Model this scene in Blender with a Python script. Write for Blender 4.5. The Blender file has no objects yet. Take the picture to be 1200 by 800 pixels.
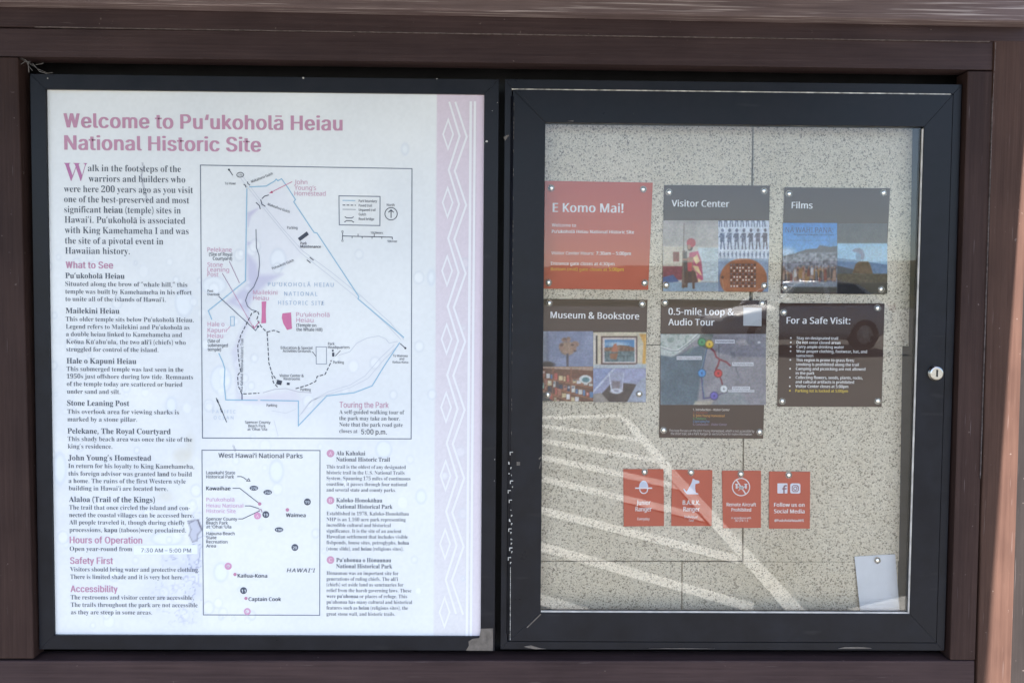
import bpy, bmesh, math, random, os
import numpy as np
from mathutils import Vector, Matrix
random.seed(4)
RNG = np.random.default_rng(11)
SC = bpy.context.scene
COL = SC.collection

# ------------------------------------------------------------------ camera
FOC, EYE, DIST = 901.0, 1.55, 1.6
PITCH, YAW, ROLL = math.radians(-2.2727), math.radians(-0.6779), math.radians(0.4801)

def cam_vec(x, y, f):
    c, s = math.cos(ROLL), math.sin(ROLL)
    x, y = c*x - s*y, s*x + c*y
    v = [x, f, y]
    c, s = math.cos(PITCH), math.sin(PITCH)
    v = [v[0], c*v[1] - s*v[2], s*v[1] + c*v[2]]
    c, s = math.cos(YAW), math.sin(YAW)
    return Vector((c*v[0] - s*v[1], s*v[0] + c*v[1], v[2]))

cam_d = bpy.data.cameras.new('camera')
cam = bpy.data.objects.new('camera', cam_d)
COL.objects.link(cam)
r, u, f = cam_vec(1, 0, 0), cam_vec(0, 1, 0), cam_vec(0, 0, 1)
M = Matrix((r, u, -f)).transposed().to_4x4()
M.translation = Vector((0, -DIST, EYE))
cam.matrix_world = M
cam_d.sensor_width = 36
cam_d.lens = FOC/1200*36
cam_d.clip_start = 0.05
cam_d.clip_end = 3000
cam_d.dof.use_dof = True
cam_d.dof.focus_distance = 1.61
cam_d.dof.aperture_fstop = 7.2
SC.camera = cam

# ------------------------------------------------------------------ light
SUN_TO = Vector((0.0395, -0.68, 1.0)).normalized()
w = bpy.data.worlds.new('World')
SC.world = w
w.use_nodes = True
nt = w.node_tree
bg = nt.nodes['Background']
sky = nt.nodes.new('ShaderNodeTexSky')
sky.sky_type = 'NISHITA'
sky.sun_disc = False
sky.sun_elevation = math.asin(SUN_TO.z)
sky.sun_rotation = math.atan2(SUN_TO.x, SUN_TO.y)
sky.air_density = 1.0
sky.dust_density = 1.0
sky.ozone_density = 1.0
nt.links.new(sky.outputs[0], bg.inputs[0])
bg.inputs[1].default_value = 0.052
sd = bpy.data.lights.new('sun', 'SUN')
sd.energy = 5.0
sd.angle = math.radians(0.5)
sd.color = (1.0, 0.95, 0.88)
so = bpy.data.objects.new('sun', sd)
COL.objects.link(so)
so.rotation_euler = SUN_TO.to_track_quat('Z', 'Y').to_euler()
SC.view_settings.view_transform = 'Standard'
SC.view_settings.look = 'None'
SC.view_settings.gamma = 1
SC.view_settings.exposure = 2.84
SC.cycles.max_bounces = 10
SC.cycles.transparent_max_bounces = 12

# ------------------------------------------------------------------ measuring
def P(px, py, y=0.0):
    """A measured point of the photograph on the vertical plane at depth y -> (x, z) in metres."""
    v = cam_vec((px-600)/FOC, -(py-400)/FOC, 1)
    t = (y + DIST)/v.y
    return v.x*t, EYE + v.z*t

MPP = DIST/FOC     # metres per photograph pixel on the front plane

def lin(c):
    c = np.asarray(c, dtype=float)/255.0
    return np.where(c <= 0.04045, c/12.92, ((c+0.055)/1.055)**2.4)

# ------------------------------------------------------------------ materials
def mat(name):
    m = bpy.data.materials.new(name)
    m.use_nodes = True
    nt = m.node_tree
    return m, nt, nt.nodes['Principled BSDF']

def node(nt, t, **kw):
    n = nt.nodes.new(t)
    for k, v in kw.items():
        if k.startswith('i_'):
            n.inputs[k[2:]].default_value = v
        else:
            setattr(n, k, v)
    return n

def ramp(nt, src, stops):
    r = nt.nodes.new('ShaderNodeValToRGB')
    el = r.color_ramp.elements
    while len(el) < len(stops):
        el.new(0.5)
    for e, (p, c) in zip(el, stops):
        e.position = p
        e.color = (*c, 1) if len(c) == 3 else c
    nt.links.new(src, r.inputs[0])
    return r.outputs[0]

def coords(nt, scale=(1, 1, 1)):
    tc = nt.nodes.new('ShaderNodeTexCoord')
    mp = nt.nodes.new('ShaderNodeMapping')
    mp.inputs['Scale'].default_value = scale
    nt.links.new(tc.outputs['Object'], mp.inputs[0])
    return mp.outputs[0]

def noise(nt, co, scale, detail=4, rough=0.55):
    n = node(nt, 'ShaderNodeTexNoise')
    n.inputs['Scale'].default_value = scale
    n.inputs['Detail'].default_value = detail
    n.inputs['Roughness'].default_value = rough
    nt.links.new(co, n.inputs['Vector'])
    return n.outputs['Fac']

def bump(nt, b, h, strength, dist=0.002):
    n = node(nt, 'ShaderNodeBump')
    n.inputs['Strength'].default_value = strength
    n.inputs['Distance'].default_value = dist
    nt.links.new(h, n.inputs['Height'])
    nt.links.new(n.outputs[0], b.inputs['Normal'])

def mixcol(nt, fac, a, b, mode='MIX'):
    n = node(nt, 'ShaderNodeMix', data_type='RGBA', blend_type=mode)
    for sock, v in ((0, fac), (6, a), (7, b)):
        if hasattr(v, 'is_output'):
            nt.links.new(v, n.inputs[sock])
        else:
            n.inputs[sock].default_value = v if sock == 0 else (*v, 1)
    return n.outputs[2]

def wood(name, dark, light, axis, crack=0.0, rough=0.55):
    m, nt, b = mat(name)
    s = (2.6, 110, 110) if axis == 'x' else (110, 110, 2.6)
    co = coords(nt, s)
    g = noise(nt, co, 1.6, 6, 0.65)
    big = noise(nt, coords(nt), 5, 3)
    c = ramp(nt, g, [(0.3, dark), (0.7, light)])
    c = mixcol(nt, ramp(nt, big, [(0.35, (0, 0, 0)), (0.7, (0.35, 0.35, 0.35))]), c, tuple(x*1.35 for x in light))
    patch = noise(nt, coords(nt, (1.5, 6, 6) if axis == 'x' else (6, 6, 1.5)), 3.0, 4, 0.6)
    c = mixcol(nt, 1.0, c, ramp(nt, patch, [(0.3, (0.82, 0.82, 0.84)), (0.52, (1, 1, 1)), (0.72, (1.14, 1.13, 1.12))]), 'MULTIPLY')
    hair = noise(nt, coords(nt, (14, 420, 420) if axis == 'x' else (420, 420, 14)), 1.0, 1, 0.4)
    c = mixcol(nt, ramp(nt, hair, [(0.74, (0, 0, 0)), (0.80, (0.30, 0.30, 0.30))]), c, (0.20, 0.165, 0.165))
    s2 = (5, 260, 260) if axis == 'x' else (260, 260, 5)
    fine = noise(nt, coords(nt, s2), 1.0, 3, 0.5)
    if crack > 0:
        c = mixcol(nt, ramp(nt, fine, [(0.56, (0, 0, 0)), (0.70, (crack,)*3)]), c, (0.46, 0.40, 0.40))
    spots = noise(nt, coords(nt), 90, 2)
    c = mixcol(nt, ramp(nt, spots, [(0.73, (0, 0, 0)), (0.78, (0.5, 0.5, 0.5))]), c, (0.20, 0.16, 0.15))
    nt.links.new(c, b.inputs['Base Color'])
    b.inputs['Roughness'].default_value = rough
    b.inputs['Specular IOR Level'].default_value = 0.1
    h = mixcol(nt, 0.5, g, fine)
    bump(nt, b, h, 0.35, 0.003)
    return m

M_WOODX = wood('brown_stained_wood_across', (0.032, 0.0205, 0.0222), (0.055, 0.036, 0.037), 'x')
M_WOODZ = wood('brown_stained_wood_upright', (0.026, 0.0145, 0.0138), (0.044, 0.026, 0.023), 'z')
M_STILE = wood('brown_wood_lit_copy', (0.042, 0.022, 0.0175), (0.066, 0.037, 0.029), 'z')  # lighter, redder copy of the upright wood: sunlight put into its colour
M_FASCIA = wood('weathered_lit_brown_wood', (0.095, 0.068, 0.070), (0.17, 0.128, 0.13), 'x', crack=0.75, rough=0.6)  # weathered grain and cracks; paler base also paints in its brighter sky light
M_POST = wood('grey_brown_wood', (0.012, 0.0105, 0.0105), (0.022, 0.018, 0.018), 'z')

def aluminium(name, base, rough=0.32):
    m, nt, b = mat(name)
    co = coords(nt)
    n = noise(nt, co, 14, 5, 0.6)
    fine = noise(nt, co, 900, 2)
    c = ramp(nt, n, [(0.35, base), (0.75, tuple(x*1.5 + 0.003 for x in base))])
    chips = noise(nt, co, 55, 3, 0.7)
    c = mixcol(nt, ramp(nt, chips, [(0.75, (0, 0, 0)), (0.79, (0.35, 0.35, 0.35))]), c, (0.16, 0.15, 0.14))
    hair = noise(nt, coords(nt, (7, 260, 40)), 1.0, 2, 0.5)
    c = mixcol(nt, ramp(nt, hair, [(0.68, (0, 0, 0)), (0.78, (0.16, 0.16, 0.16))]), c, (0.07, 0.07, 0.07))
    nt.links.new(c, b.inputs['Base Color'])
    b.inputs['Roughness'].default_value = rough
    nt.links.new(ramp(nt, n, [(0.3, (rough-.05,)*3), (0.7, (rough+.1,)*3)]), b.inputs['Roughness'])
    b.inputs['Specular IOR Level'].default_value = 0.19
    bump(nt, b, fine, 0.04, 0.0005)
    return m

M_ALU = aluminium('black_anodised_aluminium', (0.0062, 0.0070, 0.0110))
M_BLACK = aluminium('black_recess_paint', (0.007, 0.007, 0.008), 0.5)
M_GREYWALL = aluminium('dark_grey_lining', (0.05, 0.053, 0.06), 0.4)

def plain(name, col, rough=0.5, metal=0.0, spec=0.5, nscale=40, namp=0.25):
    m, nt, b = mat(name)
    n = noise(nt, coords(nt), nscale, 4)
    lo = tuple(max(0, x*(1-namp)) for x in col)
    hi = tuple(min(1, x*(1+namp)) for x in col)
    nt.links.new(ramp(nt, n, [(0.3, lo), (0.7, hi)]), b.inputs['Base Color'])
    b.inputs['Roughness'].default_value = rough
    b.inputs['Metallic'].default_value = metal
    b.inputs['Specular IOR Level'].default_value = spec
    return m

M_CHIP = plain('bare_metal_chip', (0.42, 0.41, 0.39), 0.5)
M_STRIPMETAL = plain('dull_bare_metal', (0.46, 0.41, 0.35), 0.4, 0.3, nscale=60, namp=0.7)
M_CHROME = plain('polished_steel', (0.50, 0.49, 0.47), 0.24, 1.0, namp=0.08)
M_PIN = plain('steel_pin', (0.84, 0.82, 0.78), 0.13, 0.75, namp=0.06)
M_KEY = plain('keyhole_black', (0.008, 0.008, 0.008), 0.6)
M_GASKET = plain('pale_gasket', (0.50, 0.48, 0.46), 0.4)
M_WORN = plain('worn_grey_paint', (0.115, 0.10, 0.09), 0.6, nscale=90, namp=0.3)
M_SEAM = plain('seam_dark', (0.02, 0.02, 0.02), 0.7)
M_PAPERBACK = plain('blank_paper', (0.66, 0.69, 0.76), 0.6, namp=0.03)

def ink_mat(name, rough, spec):
    m, nt, b = mat(name)
    a = node(nt, 'ShaderNodeAttribute', attribute_name='ink')
    nt.links.new(a.outputs['Color'], b.inputs['Base Color'])
    b.inputs['Roughness'].default_value = rough
    b.inputs['Specular IOR Level'].default_value = spec
    return m

M_PANEL = ink_mat('laminated_print', 0.42, 0.28)
M_CARD = ink_mat('printed_card', 0.55, 0.25)

def board_mat():
    m, nt, b = mat('speckled_tack_board')
    co = coords(nt)
    v = node(nt, 'ShaderNodeTexVoronoi')
    v.inputs['Scale'].default_value = 520
    nt.links.new(co, v.inputs['Vector'])
    sep = node(nt, 'ShaderNodeSeparateColor')
    nt.links.new(v.outputs['Color'], sep.inputs[0])
    c1 = ramp(nt, sep.outputs[0], [(0.0, (0.15, 0.135, 0.11)), (0.06, (0.32, 0.285, 0.235)), (0.15, (0.55, 0.50, 0.415)),
                                   (0.36, (0.71, 0.65, 0.55)), (0.8, (0.77, 0.715, 0.615)), (1.0, (0.86, 0.81, 0.71))])
    v2 = node(nt, 'ShaderNodeTexVoronoi')
    v2.inputs['Scale'].default_value = 260
    nt.links.new(co, v2.inputs['Vector'])
    s2 = node(nt, 'ShaderNodeSeparateColor')
    nt.links.new(v2.outputs['Color'], s2.inputs[0])
    c2 = mixcol(nt, ramp(nt, s2.outputs[1], [(0.92, (0, 0, 0)), (0.96, (0.6,)*3)]), c1, (0.20, 0.175, 0.145))
    big = noise(nt, co, 3.2, 3)
    c3 = mixcol(nt, 1.0, c2, ramp(nt, big, [(0.3, (0.9, 0.9, 0.88)), (0.7, (1, 1, 1))]), 'MULTIPLY')
    v3 = node(nt, 'ShaderNodeTexVoronoi')
    v3.inputs['Scale'].default_value = 17
    nt.links.new(co, v3.inputs['Vector'])
    c3 = mixcol(nt, ramp(nt, v3.outputs['Distance'], [(0.016, (0.85,)*3), (0.024, (0, 0, 0))]), c3, (0.06, 0.05, 0.045))
    st = noise(nt, co, 1.7, 5, 0.65)
    c3 = mixcol(nt, 1.0, c3, ramp(nt, st, [(0.35, (0.90, 0.87, 0.82)), (0.55, (1, 1, 1))]), 'MULTIPLY')
    nt.links.new(c3, b.inputs['Base Color'])
    b.inputs['Roughness'].default_value = 0.85
    b.inputs['Specular IOR Level'].default_value = 0.15
    bump(nt, b, noise(nt, co, 500, 2), 0.12, 0.001)
    return m

M_BOARD = board_mat()

def glass_mat(name, ior):
    m = bpy.data.materials.new(name)
    m.use_nodes = True
    nt = m.node_tree
    nt.nodes.clear()
    out = node(nt, 'ShaderNodeOutputMaterial')
    mx = node(nt, 'ShaderNodeMixShader')
    fr = node(nt, 'ShaderNodeFresnel')
    fr.inputs[0].default_value = ior
    t = node(nt, 'ShaderNodeBsdfTransparent')
    g = node(nt, 'ShaderNodeBsdfGlossy')
    t.inputs[0].default_value = (0.985, 0.985, 0.98, 1)
    g.inputs['Roughness'].default_value = 0.0
    nt.links.new(fr.outputs[0], mx.inputs[0])
    nt.links.new(t.outputs[0], mx.inputs[1])
    nt.links.new(g.outputs[0], mx.inputs[2])
    nt.links.new(mx.outputs[0], out.inputs[0])
    return m

M_GLASS = glass_mat('case_glass', 1.46)

# ------------------------------------------------------------------ object helpers
def link(name, me, m=None, parent=None):
    o = bpy.data.objects.new(name, me)
    COL.objects.link(o)
    if m is not None:
        for x in (m if isinstance(m, (list, tuple)) else [m]):
            me.materials.append(x)
    if parent is not None:
        o.parent = parent
        o.matrix_parent_inverse = Matrix.Identity(4)
        o.location = -Vector(parent.get('base', (0, 0, 0)))
        if parent.parent is not None:
            o.location = (0, 0, 0)
    return o

def tag(o, label=None, cat=None, group=None, kind=None):
    for k, v in (('label', label), ('category', cat), ('group', group), ('kind', kind)):
        if v:
            o[k] = v
    return o

def empty(name, loc, label, cat, group=None):
    o = bpy.data.objects.new(name, None)
    COL.objects.link(o)
    o.empty_display_size = 0.05
    o.location = loc
    o['base'] = tuple(loc)
    return tag(o, label, cat, group)

def bm_obj(name, bm, m, parent=None, smooth=False):
    me = bpy.data.meshes.new(name)
    bmesh.ops.recalc_face_normals(bm, faces=bm.faces)
    if smooth:
        for f in bm.faces:
            f.smooth = True
    bm.to_mesh(me)
    bm.free()
    return link(name, me, m, parent)

def add_prism(bm, front, y0, y1, bev=0.0):
    """front: (x, z) outline; a solid between depth y0 (front) and y1 (back)."""
    a = [bm.verts.new((x, y0, z)) for x, z in front]
    b = [bm.verts.new((x, y1, z)) for x, z in front]
    n = len(front)
    fs = [bm.faces.new(a), bm.faces.new(b[::-1])]
    for i in range(n):
        fs.append(bm.faces.new((a[i], b[i], b[(i+1) % n], a[(i+1) % n])))
    if bev:
        es = list({e for f in fs for e in f.edges})
        bmesh.ops.bevel(bm, geom=es, offset=bev, segments=2, affect='EDGES', profile=0.5)
    return fs

def quad_px(pts, y):
    return [P(x, z, y) for x, z in pts]

def slab(name, pts, y0, thick, m, parent=None, bev=0.002):
    """a board whose front outline was measured in the photograph"""
    bm = bmesh.new()
    add_prism(bm, quad_px(pts, y0), y0, y0+thick, bev)
    return bm_obj(name, bm, m, parent)

def box(name, x0, x1, y0, y1, z0, z1, m, parent=None, bev=0.0):
    bm = bmesh.new()
    add_prism(bm, [(x0, z1), (x0, z0), (x1, z0), (x1, z1)], y0, y1, bev)
    return bm_obj(name, bm, m, parent)

def color_mesh(name, verts, faces, cols, m, parent=None):
    me = bpy.data.meshes.new(name)
    me.from_pydata(verts, [], faces)
    at = me.attributes.new('ink', 'FLOAT_COLOR', 'POINT')
    c = np.ones((len(verts), 4), dtype=np.float32)
    c[:, :3] = cols
    at.data.foreach_set('color', c.ravel())
    me.update()
    return link(name, me, m, parent)

# ------------------------------------------------------------------ lettering
FDIR = bpy.utils.system_resource('DATAFILES', path='fonts') or ''
def load_font(fn):
    try:
        return bpy.data.fonts.load(os.path.join(FDIR, fn))
    except Exception:
        return None
FONT_FILES = {'serif': 'NotoSansMath-Regular.woff2', 'sans': 'NotoSansKhmer-VariableFont_wdth,wght.woff2', 'helv': 'Inter.woff2'}
FONTS = {k: load_font(v) for k, v in FONT_FILES.items()}
# style -> (font, stroke offset)
STYLES = {'s': ('serif', -0.0105), 'sb': ('serif', 0.0), 'f': ('sans', 0.0), 'fb': ('sans', 0.0),
          'fl': ('sans', 0.0), 'h': ('helv', 0.0), 'hb': ('helv', 0.0)}
# heavier weights are struck several times, a hair apart
STRIKE = {'s': ((0.0, -0.005), (0.0, 0.005)), 'f': (-.011, .011), 'fb': (-.030, -.01, .01, .030), 'h': (-.014, .014), 'hb': (-.042, -.014, .014, .042)}
CAPH = {'serif': 0.66, 'sans': 0.715, 'helv': 0.73}
KS = {}
GL = {}
LIFT = {}
DG = None

def scale_of(fk):
    if fk not in KS:
        KS[fk] = 1.0
        v, _ = raw_text(chr(0x1D407) if fk == 'serif' and FONTS[fk] else 'H', fk, 0)
        KS[fk] = CAPH[fk]/max(0.1, v[:, 1].max()-v[:, 1].min())
    return KS[fk]

def raw_text(body, fk, off):
    font, k = FONTS[fk], scale_of(fk)
    c = bpy.data.curves.new('glyph', 'FONT')
    c.body = body
    if font is not None:
        c.font = font
    c.offset = off/k
    c.resolution_u = 3
    c.fill_mode = 'FRONT'
    o = bpy.data.objects.new('glyph', c)
    COL.objects.link(o)
    dg = bpy.context.evaluated_depsgraph_get()
    me = bpy.data.meshes.new_from_object(o.evaluated_get(dg))
    v = np.array([(p.co.x, p.co.y) for p in me.vertices])*k if len(me.vertices) else np.zeros((0, 2))
    fs = [tuple(p.vertices) for p in me.polygons]
    # keep every face turned to the reader
    out = []
    for f in fs:
        a = sum(v[f[i]][0]*v[f[(i+1) % len(f)]][1] - v[f[(i+1) % len(f)]][0]*v[f[i]][1] for i in range(len(f)))
        out.append(f if a > 0 else f[::-1])
    bpy.data.objects.remove(o)
    bpy.data.curves.remove(c)
    bpy.data.meshes.remove(me)
    return v, out

BARW = {}
def span(body, fk, off):
    v, _ = raw_text(body, fk, off)
    return v[:, 0].max() - v[:, 0].min() if len(v) else 0.0

def bar(x0, x1, y0, y1):
    return np.array([(x0, y0), (x1, y0), (x1, y1), (x0, y1)]), [(0, 1, 2, 3)]

def merge(parts):
    vs, fs, n = [], [], 0
    for v, f in parts:
        vs.append(v)
        fs += [tuple(i+n for i in q) for q in f]
        n += len(v)
    return np.vstack(vs), fs

MAC = {'ā': 'a', 'ō': 'o', 'ū': 'u', 'ē': 'e', 'Ā': 'A', 'Ō': 'O'}

def stroke(p, q, w):
    p, q = np.array(p, float), np.array(q, float)
    d = (q-p)/np.linalg.norm(q-p)
    n = np.array((-d[1], d[0]))*w/2
    return np.array([p-n, q-n, q+n, p+n]), [(0, 1, 2, 3)]

def glyph(ch, st):
    key = (ch, st)
    if key in GL:
        return GL[key]
    fk, off = STYLES[st]
    font = FONTS[fk]
    if ch == ' ':
        GL[key] = (np.zeros((0, 2)), [], 0.235)
        return GL[key]
    if fk == 'serif' and font is not None:
        if ch in MAC:
            v, f, a = glyph(MAC[ch], st)
            xc, hw = (v[:, 0].min()+v[:, 0].max())/2, 0.14
            top = v[:, 1].max() + 0.06
            g = merge([(v, f), bar(xc-hw, xc+hw, top, top+0.045)]) + (a,)
            GL[key] = g
            return g
        if ch in '‘’“”':
            v, f, a = glyph(',', st)
            lo, hi = v.min(0), v.max(0)
            v = v - lo
            if ch in '‘“':
                v = (hi-lo) - v
            v = v + np.array((0.02, 0.70-(hi-lo)[1]))
            wd = hi[0]-lo[0]+0.05
            if ch in '“”':
                g = merge([(v, f), (v+np.array((wd, 0)), f)]) + (wd*2+0.04,)
            else:
                g = (v, f, wd+0.02)
            GL[key] = g
            return g
        if ch in '–-':
            wd = 0.42 if ch == '–' else 0.22
            g = bar(0.04, 0.04+wd, 0.21, 0.265) + (wd+0.08,)
            GL[key] = g
            return g
        if 'A' <= ch <= 'Z':
            src = chr(0x1D400+ord(ch)-65)
        elif 'a' <= ch <= 'z':
            src = chr(0x1D41A+ord(ch)-97)
        elif '0' <= ch <= '9':
            src = chr(0x1D7CE+ord(ch)-48)
        else:
            src = ch
    elif fk == 'helv' and ch in 'WwkvyP' and font is not None:
        t = 0.09
        if ch == 'W':
            parts = [stroke((0.08, 0.72), (0.25, 0.0), t), stroke((0.25, 0.0), (0.43, 0.72), t),
                     stroke((0.43, 0.72), (0.61, 0.0), t), stroke((0.61, 0.0), (0.78, 0.72), t)]
            adv = 0.88
        elif ch == 'w':
            parts = [stroke((0.05, 0.54), (0.19, 0.0), t*.9), stroke((0.19, 0.0), (0.335, 0.54), t*.9),
                     stroke((0.335, 0.54), (0.48, 0.0), t*.9), stroke((0.48, 0.0), (0.62, 0.54), t*.9)]
            adv = 0.68
        elif ch == 'k':
            parts = [bar(0.07, 0.07+t, 0, 0.73), stroke((0.15, 0.20), (0.45, 0.53), t), stroke((0.25, 0.30), (0.48, 0.0), t)]
            adv = 0.54
        elif ch == 'P':
            ang = np.linspace(math.pi/2, -math.pi/2, 14)
            o = [(0.11, 0.73)] + [(0.36+0.225*math.cos(a), 0.505+0.225*math.sin(a)) for a in ang] + [(0.11, 0.28)]
            n_ = [(0.11, 0.73-t)] + [(0.36+(0.225-t)*math.cos(a), 0.505+(0.225-t)*math.sin(a)) for a in ang] + [(0.11, 0.28+t)]
            m_ = len(o)
            parts = [bar(0.08, 0.08+t, 0, 0.73), (np.array(o+n_), [(i, m_+i, m_+i+1, i+1) for i in range(m_-1)])]
            adv = 0.65
        elif ch == 'v':
            parts = [stroke((0.05, 0.54), (0.25, 0.0), t), stroke((0.25, 0.0), (0.45, 0.54), t)]
            adv = 0.5
        else:
            parts = [stroke((0.05, 0.54), (0.26, 0.02), t), stroke((0.16, -0.2), (0.46, 0.54), t)]
            adv = 0.51
        vv, ff = merge(parts)
        vv = vv.copy()
        lim = {'W': (0, .72), 'w': (0, .54), 'k': (0, .73), 'v': (0, .54), 'y': (-.2, .54), 'P': (0, .73)}[ch]
        vv[:, 1] = np.clip(vv[:, 1], *lim)
        GL[key] = (vv, ff, adv)
        LIFT[ch] = np.repeat(np.arange(len(parts))*0.000004, 4) if ch != 'P' else np.repeat((0, 0.000004), (4, len(vv)-4))
        return GL[key]
    else:
        src = ch
    v, f = raw_text(src, fk, off)
    if (fk, off) not in BARW:
        BARW[(fk, off)] = span('||', fk, off)
    adv = span('|'+src+'|', fk, off) - BARW[(fk, off)]
    GL[key] = (v, f, max(adv, 0.05))
    return GL[key]

class Ink:
    """print on a flat sheet: lettering and flat shapes, each with its ink colour"""
    def __init__(self, y):
        self.y = y
        self.v, self.f, self.c, self.n = [], [], [], 0
        self.cuts = []

    def auto_cut(self, x, y):
        if getattr(self, 'last', None) and not (abs(x-self.last[0]) < 13 and 0 < y-self.last[1] < 7.6):
            self.cut()
        self.last = (x, y)

    def cut(self):
        if self.v:
            self.cuts.append((len(self.v), len(self.f)))

    def build_each(self, name, m, parent):
        """one object for each piece of lettering between cuts"""
        self.cut()
        v0 = f0 = n0 = 0
        for v1, f1 in self.cuts:
            if v1 == v0:
                continue
            vs = np.vstack(self.v[v0:v1])
            color_mesh(name, vs.tolist(), [tuple(i-n0 for i in q) for q in self.f[f0:f1]], np.vstack(self.c[v0:v1]), m, parent)
            n0 += len(vs)
            v0, f0 = v1, f1

    def add(self, v3, faces, col, raw=False):
        self.v.append(np.asarray(v3, float))
        self.f += [tuple(i+self.n for i in q) for q in faces]
        c = np.tile(lin(col) if not raw else np.asarray(col), (len(v3), 1))
        self.c.append(c)
        self.n += len(v3)

    def text(self, s, x0, x1, base, size, st='f', col=(60, 68, 86), base1=None, layer=1, track=0.0, slant=0.0):
        """a line of lettering from photograph x0 to x1 on a measured baseline; **bold** runs switch style"""
        pen, parts, lift = 0.0, [], []
        bold = False
        i = 0
        while i < len(s):
            if s[i] == '*':
                bold = not bold
                i += 1
                continue
            cur = {'s': 'sb', 'f': 'fb', 'h': 'hb'}.get(st, st) if bold else st
            v, f, a = glyph(s[i], cur)
            if len(v):
                for j, d in enumerate(STRIKE.get(cur, (0.0,))):
                    dx, dy = d if isinstance(d, tuple) else (d, 0.0)
                    vv = v + np.array((pen+dx, dy))
                    if slant:
                        vv[:, 0] += vv[:, 1]*slant
                    parts.append((vv, f))
                    lift.append(np.full(len(vv), j*0.00002) + (LIFT[s[i]] if cur[0] == 'h' and s[i] in LIFT else 0))
            last = STRIKE.get(cur, (0.0,))[-1]
            pen += a + track + (0.0 if isinstance(last, tuple) else 1.0*last)
            i += 1
        if not parts:
            return
        v, f = merge(parts)
        lo, hi = v[:, 0].min(), v[:, 0].max()
        X0, Z0 = P(x0, base, self.y)
        if base1 is None:
            X1, _ = P(x1, base, self.y)
            Z1 = Z0
        else:
            X1, Z1 = P(x1, base1, self.y)
        L = math.hypot(X1-X0, Z1-Z0)
        sx = L/(hi-lo)
        sy = size*(DIST+self.y)/FOC
        ux, uz = (X1-X0)/L, (Z1-Z0)/L
        a = (v[:, 0]-lo)*sx
        b = v[:, 1]*sy
        X = X0 + ux*a - uz*b
        Z = Z0 + uz*a + ux*b
        Y = self.y - layer*0.0001 - np.concatenate(lift)
        self.add(np.column_stack((X, Y, Z)), f, col)

    def poly(self, pts, col, layer=0):
        q = [P(x, y, self.y) for x, y in pts]
        a = sum(q[i][0]*q[(i+1) % len(q)][1] - q[(i+1) % len(q)][0]*q[i][1] for i in range(len(q)))
        if a < 0:
            q = q[::-1]
        self.add([(x, self.y-layer*0.0001, z) for x, z in q], [tuple(range(len(q)))], col)

    def line(self, pts, w, col, layer=0, closed=False):
        q = [np.array(P(x, y, self.y)) for x, y in pts]
        if closed:
            q = q + [q[0]]
        hw = w*(DIST+self.y)/FOC/2
        n = len(q)
        L, R = [], []
        for i in range(n):
            if closed and i in (0, n-1):
                d0, d1 = q[-1]-q[-2], q[1]-q[0]
            else:
                d0 = q[i]-q[i-1] if i else q[1]-q[0]
                d1 = q[i+1]-q[i] if i < n-1 else q[i]-q[i-1]
            d0 = d0/(np.linalg.norm(d0)+1e-12)
            d1 = d1/(np.linalg.norm(d1)+1e-12)
            t = d0+d1
            t = t/(np.linalg.norm(t)+1e-12)
            nn = np.array((-t[1], t[0]))
            k = max(0.35, float(np.dot(nn, np.array((-d1[1], d1[0])))))
            L.append(q[i]+nn*hw/k)
            R.append(q[i]-nn*hw/k)
        v = [(p[0], self.y-layer*0.0001, p[1]) for p in R+L]
        self.add(v, [(i, i+1, n+i+1, n+i) for i in range(n-1)], col)

    def dash(self, pts, w, col, on=4.0, off=2.2, layer=0):
        pts = [np.array(p, float) for p in pts]
        carry, drawing, seg = 0.0, True, [pts[0]]
        for a, b in zip(pts[:-1], pts[1:]):
            L = np.linalg.norm(b-a)
            if L == 0:
                continue
            t = 0.0
            while True:
                need = (on if drawing else off) - carry
                if t + need <= L:
                    t += need
                    p = a+(b-a)*t/L
                    if drawing:
                        seg.append(p)
                        self.line(seg, w, col, layer)
                    seg = [p]
                    drawing = not drawing
                    carry = 0.0
                else:
                    carry += L-t
                    if drawing:
                        seg.append(b)
                    break
        if drawing and len(seg) > 1:
            self.line(seg, w, col, layer)

    def disc(self, cx, cy, r, col, layer=0, ry=None, n=28):
        ry = r if ry is None else ry
        self.poly([(cx+r*math.cos(t*2*math.pi/n), cy+ry*math.sin(t*2*math.pi/n)) for t in range(n)], col, layer)

    def ring(self, cx, cy, r, w, col, layer=0, ry=None, n=32):
        ry = r if ry is None else ry
        self.line([(cx+r*math.cos(t*2*math.pi/n), cy+ry*math.sin(t*2*math.pi/n)) for t in range(n)], w, col, layer, closed=True)

    def rect(self, x0, y0, x1, y1, col, layer=0):
        self.poly([(x0, y0), (x0, y1), (x1, y1), (x1, y0)], col, layer)

    def build(self, name, m, parent):
        return color_mesh(name, np.vstack(self.v).tolist(), self.f, np.vstack(self.c), m, parent)

# ------------------------------------------------------------------ painted prints (photographs and stained paper), colour per mesh point
def vnoise(h, w, cell, rng=RNG):
    gh, gw = int(h/cell)+3, int(w/cell)+3
    g = rng.random((gh, gw))
    yy, xx = np.arange(h)/cell, np.arange(w)/cell
    y0, x0 = yy.astype(int), xx.astype(int)
    fy, fx = yy-y0, xx-x0
    fy, fx = fy*fy*(3-2*fy), fx*fx*(3-2*fx)
    fy, fx = fy[:, None], fx[None, :]
    a, b = g[np.ix_(y0, x0)], g[np.ix_(y0, x0+1)]
    c, d = g[np.ix_(y0+1, x0)], g[np.ix_(y0+1, x0+1)]
    return (a*(1-fx)+b*fx)*(1-fy) + (c*(1-fx)+d*fx)*fy

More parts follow.
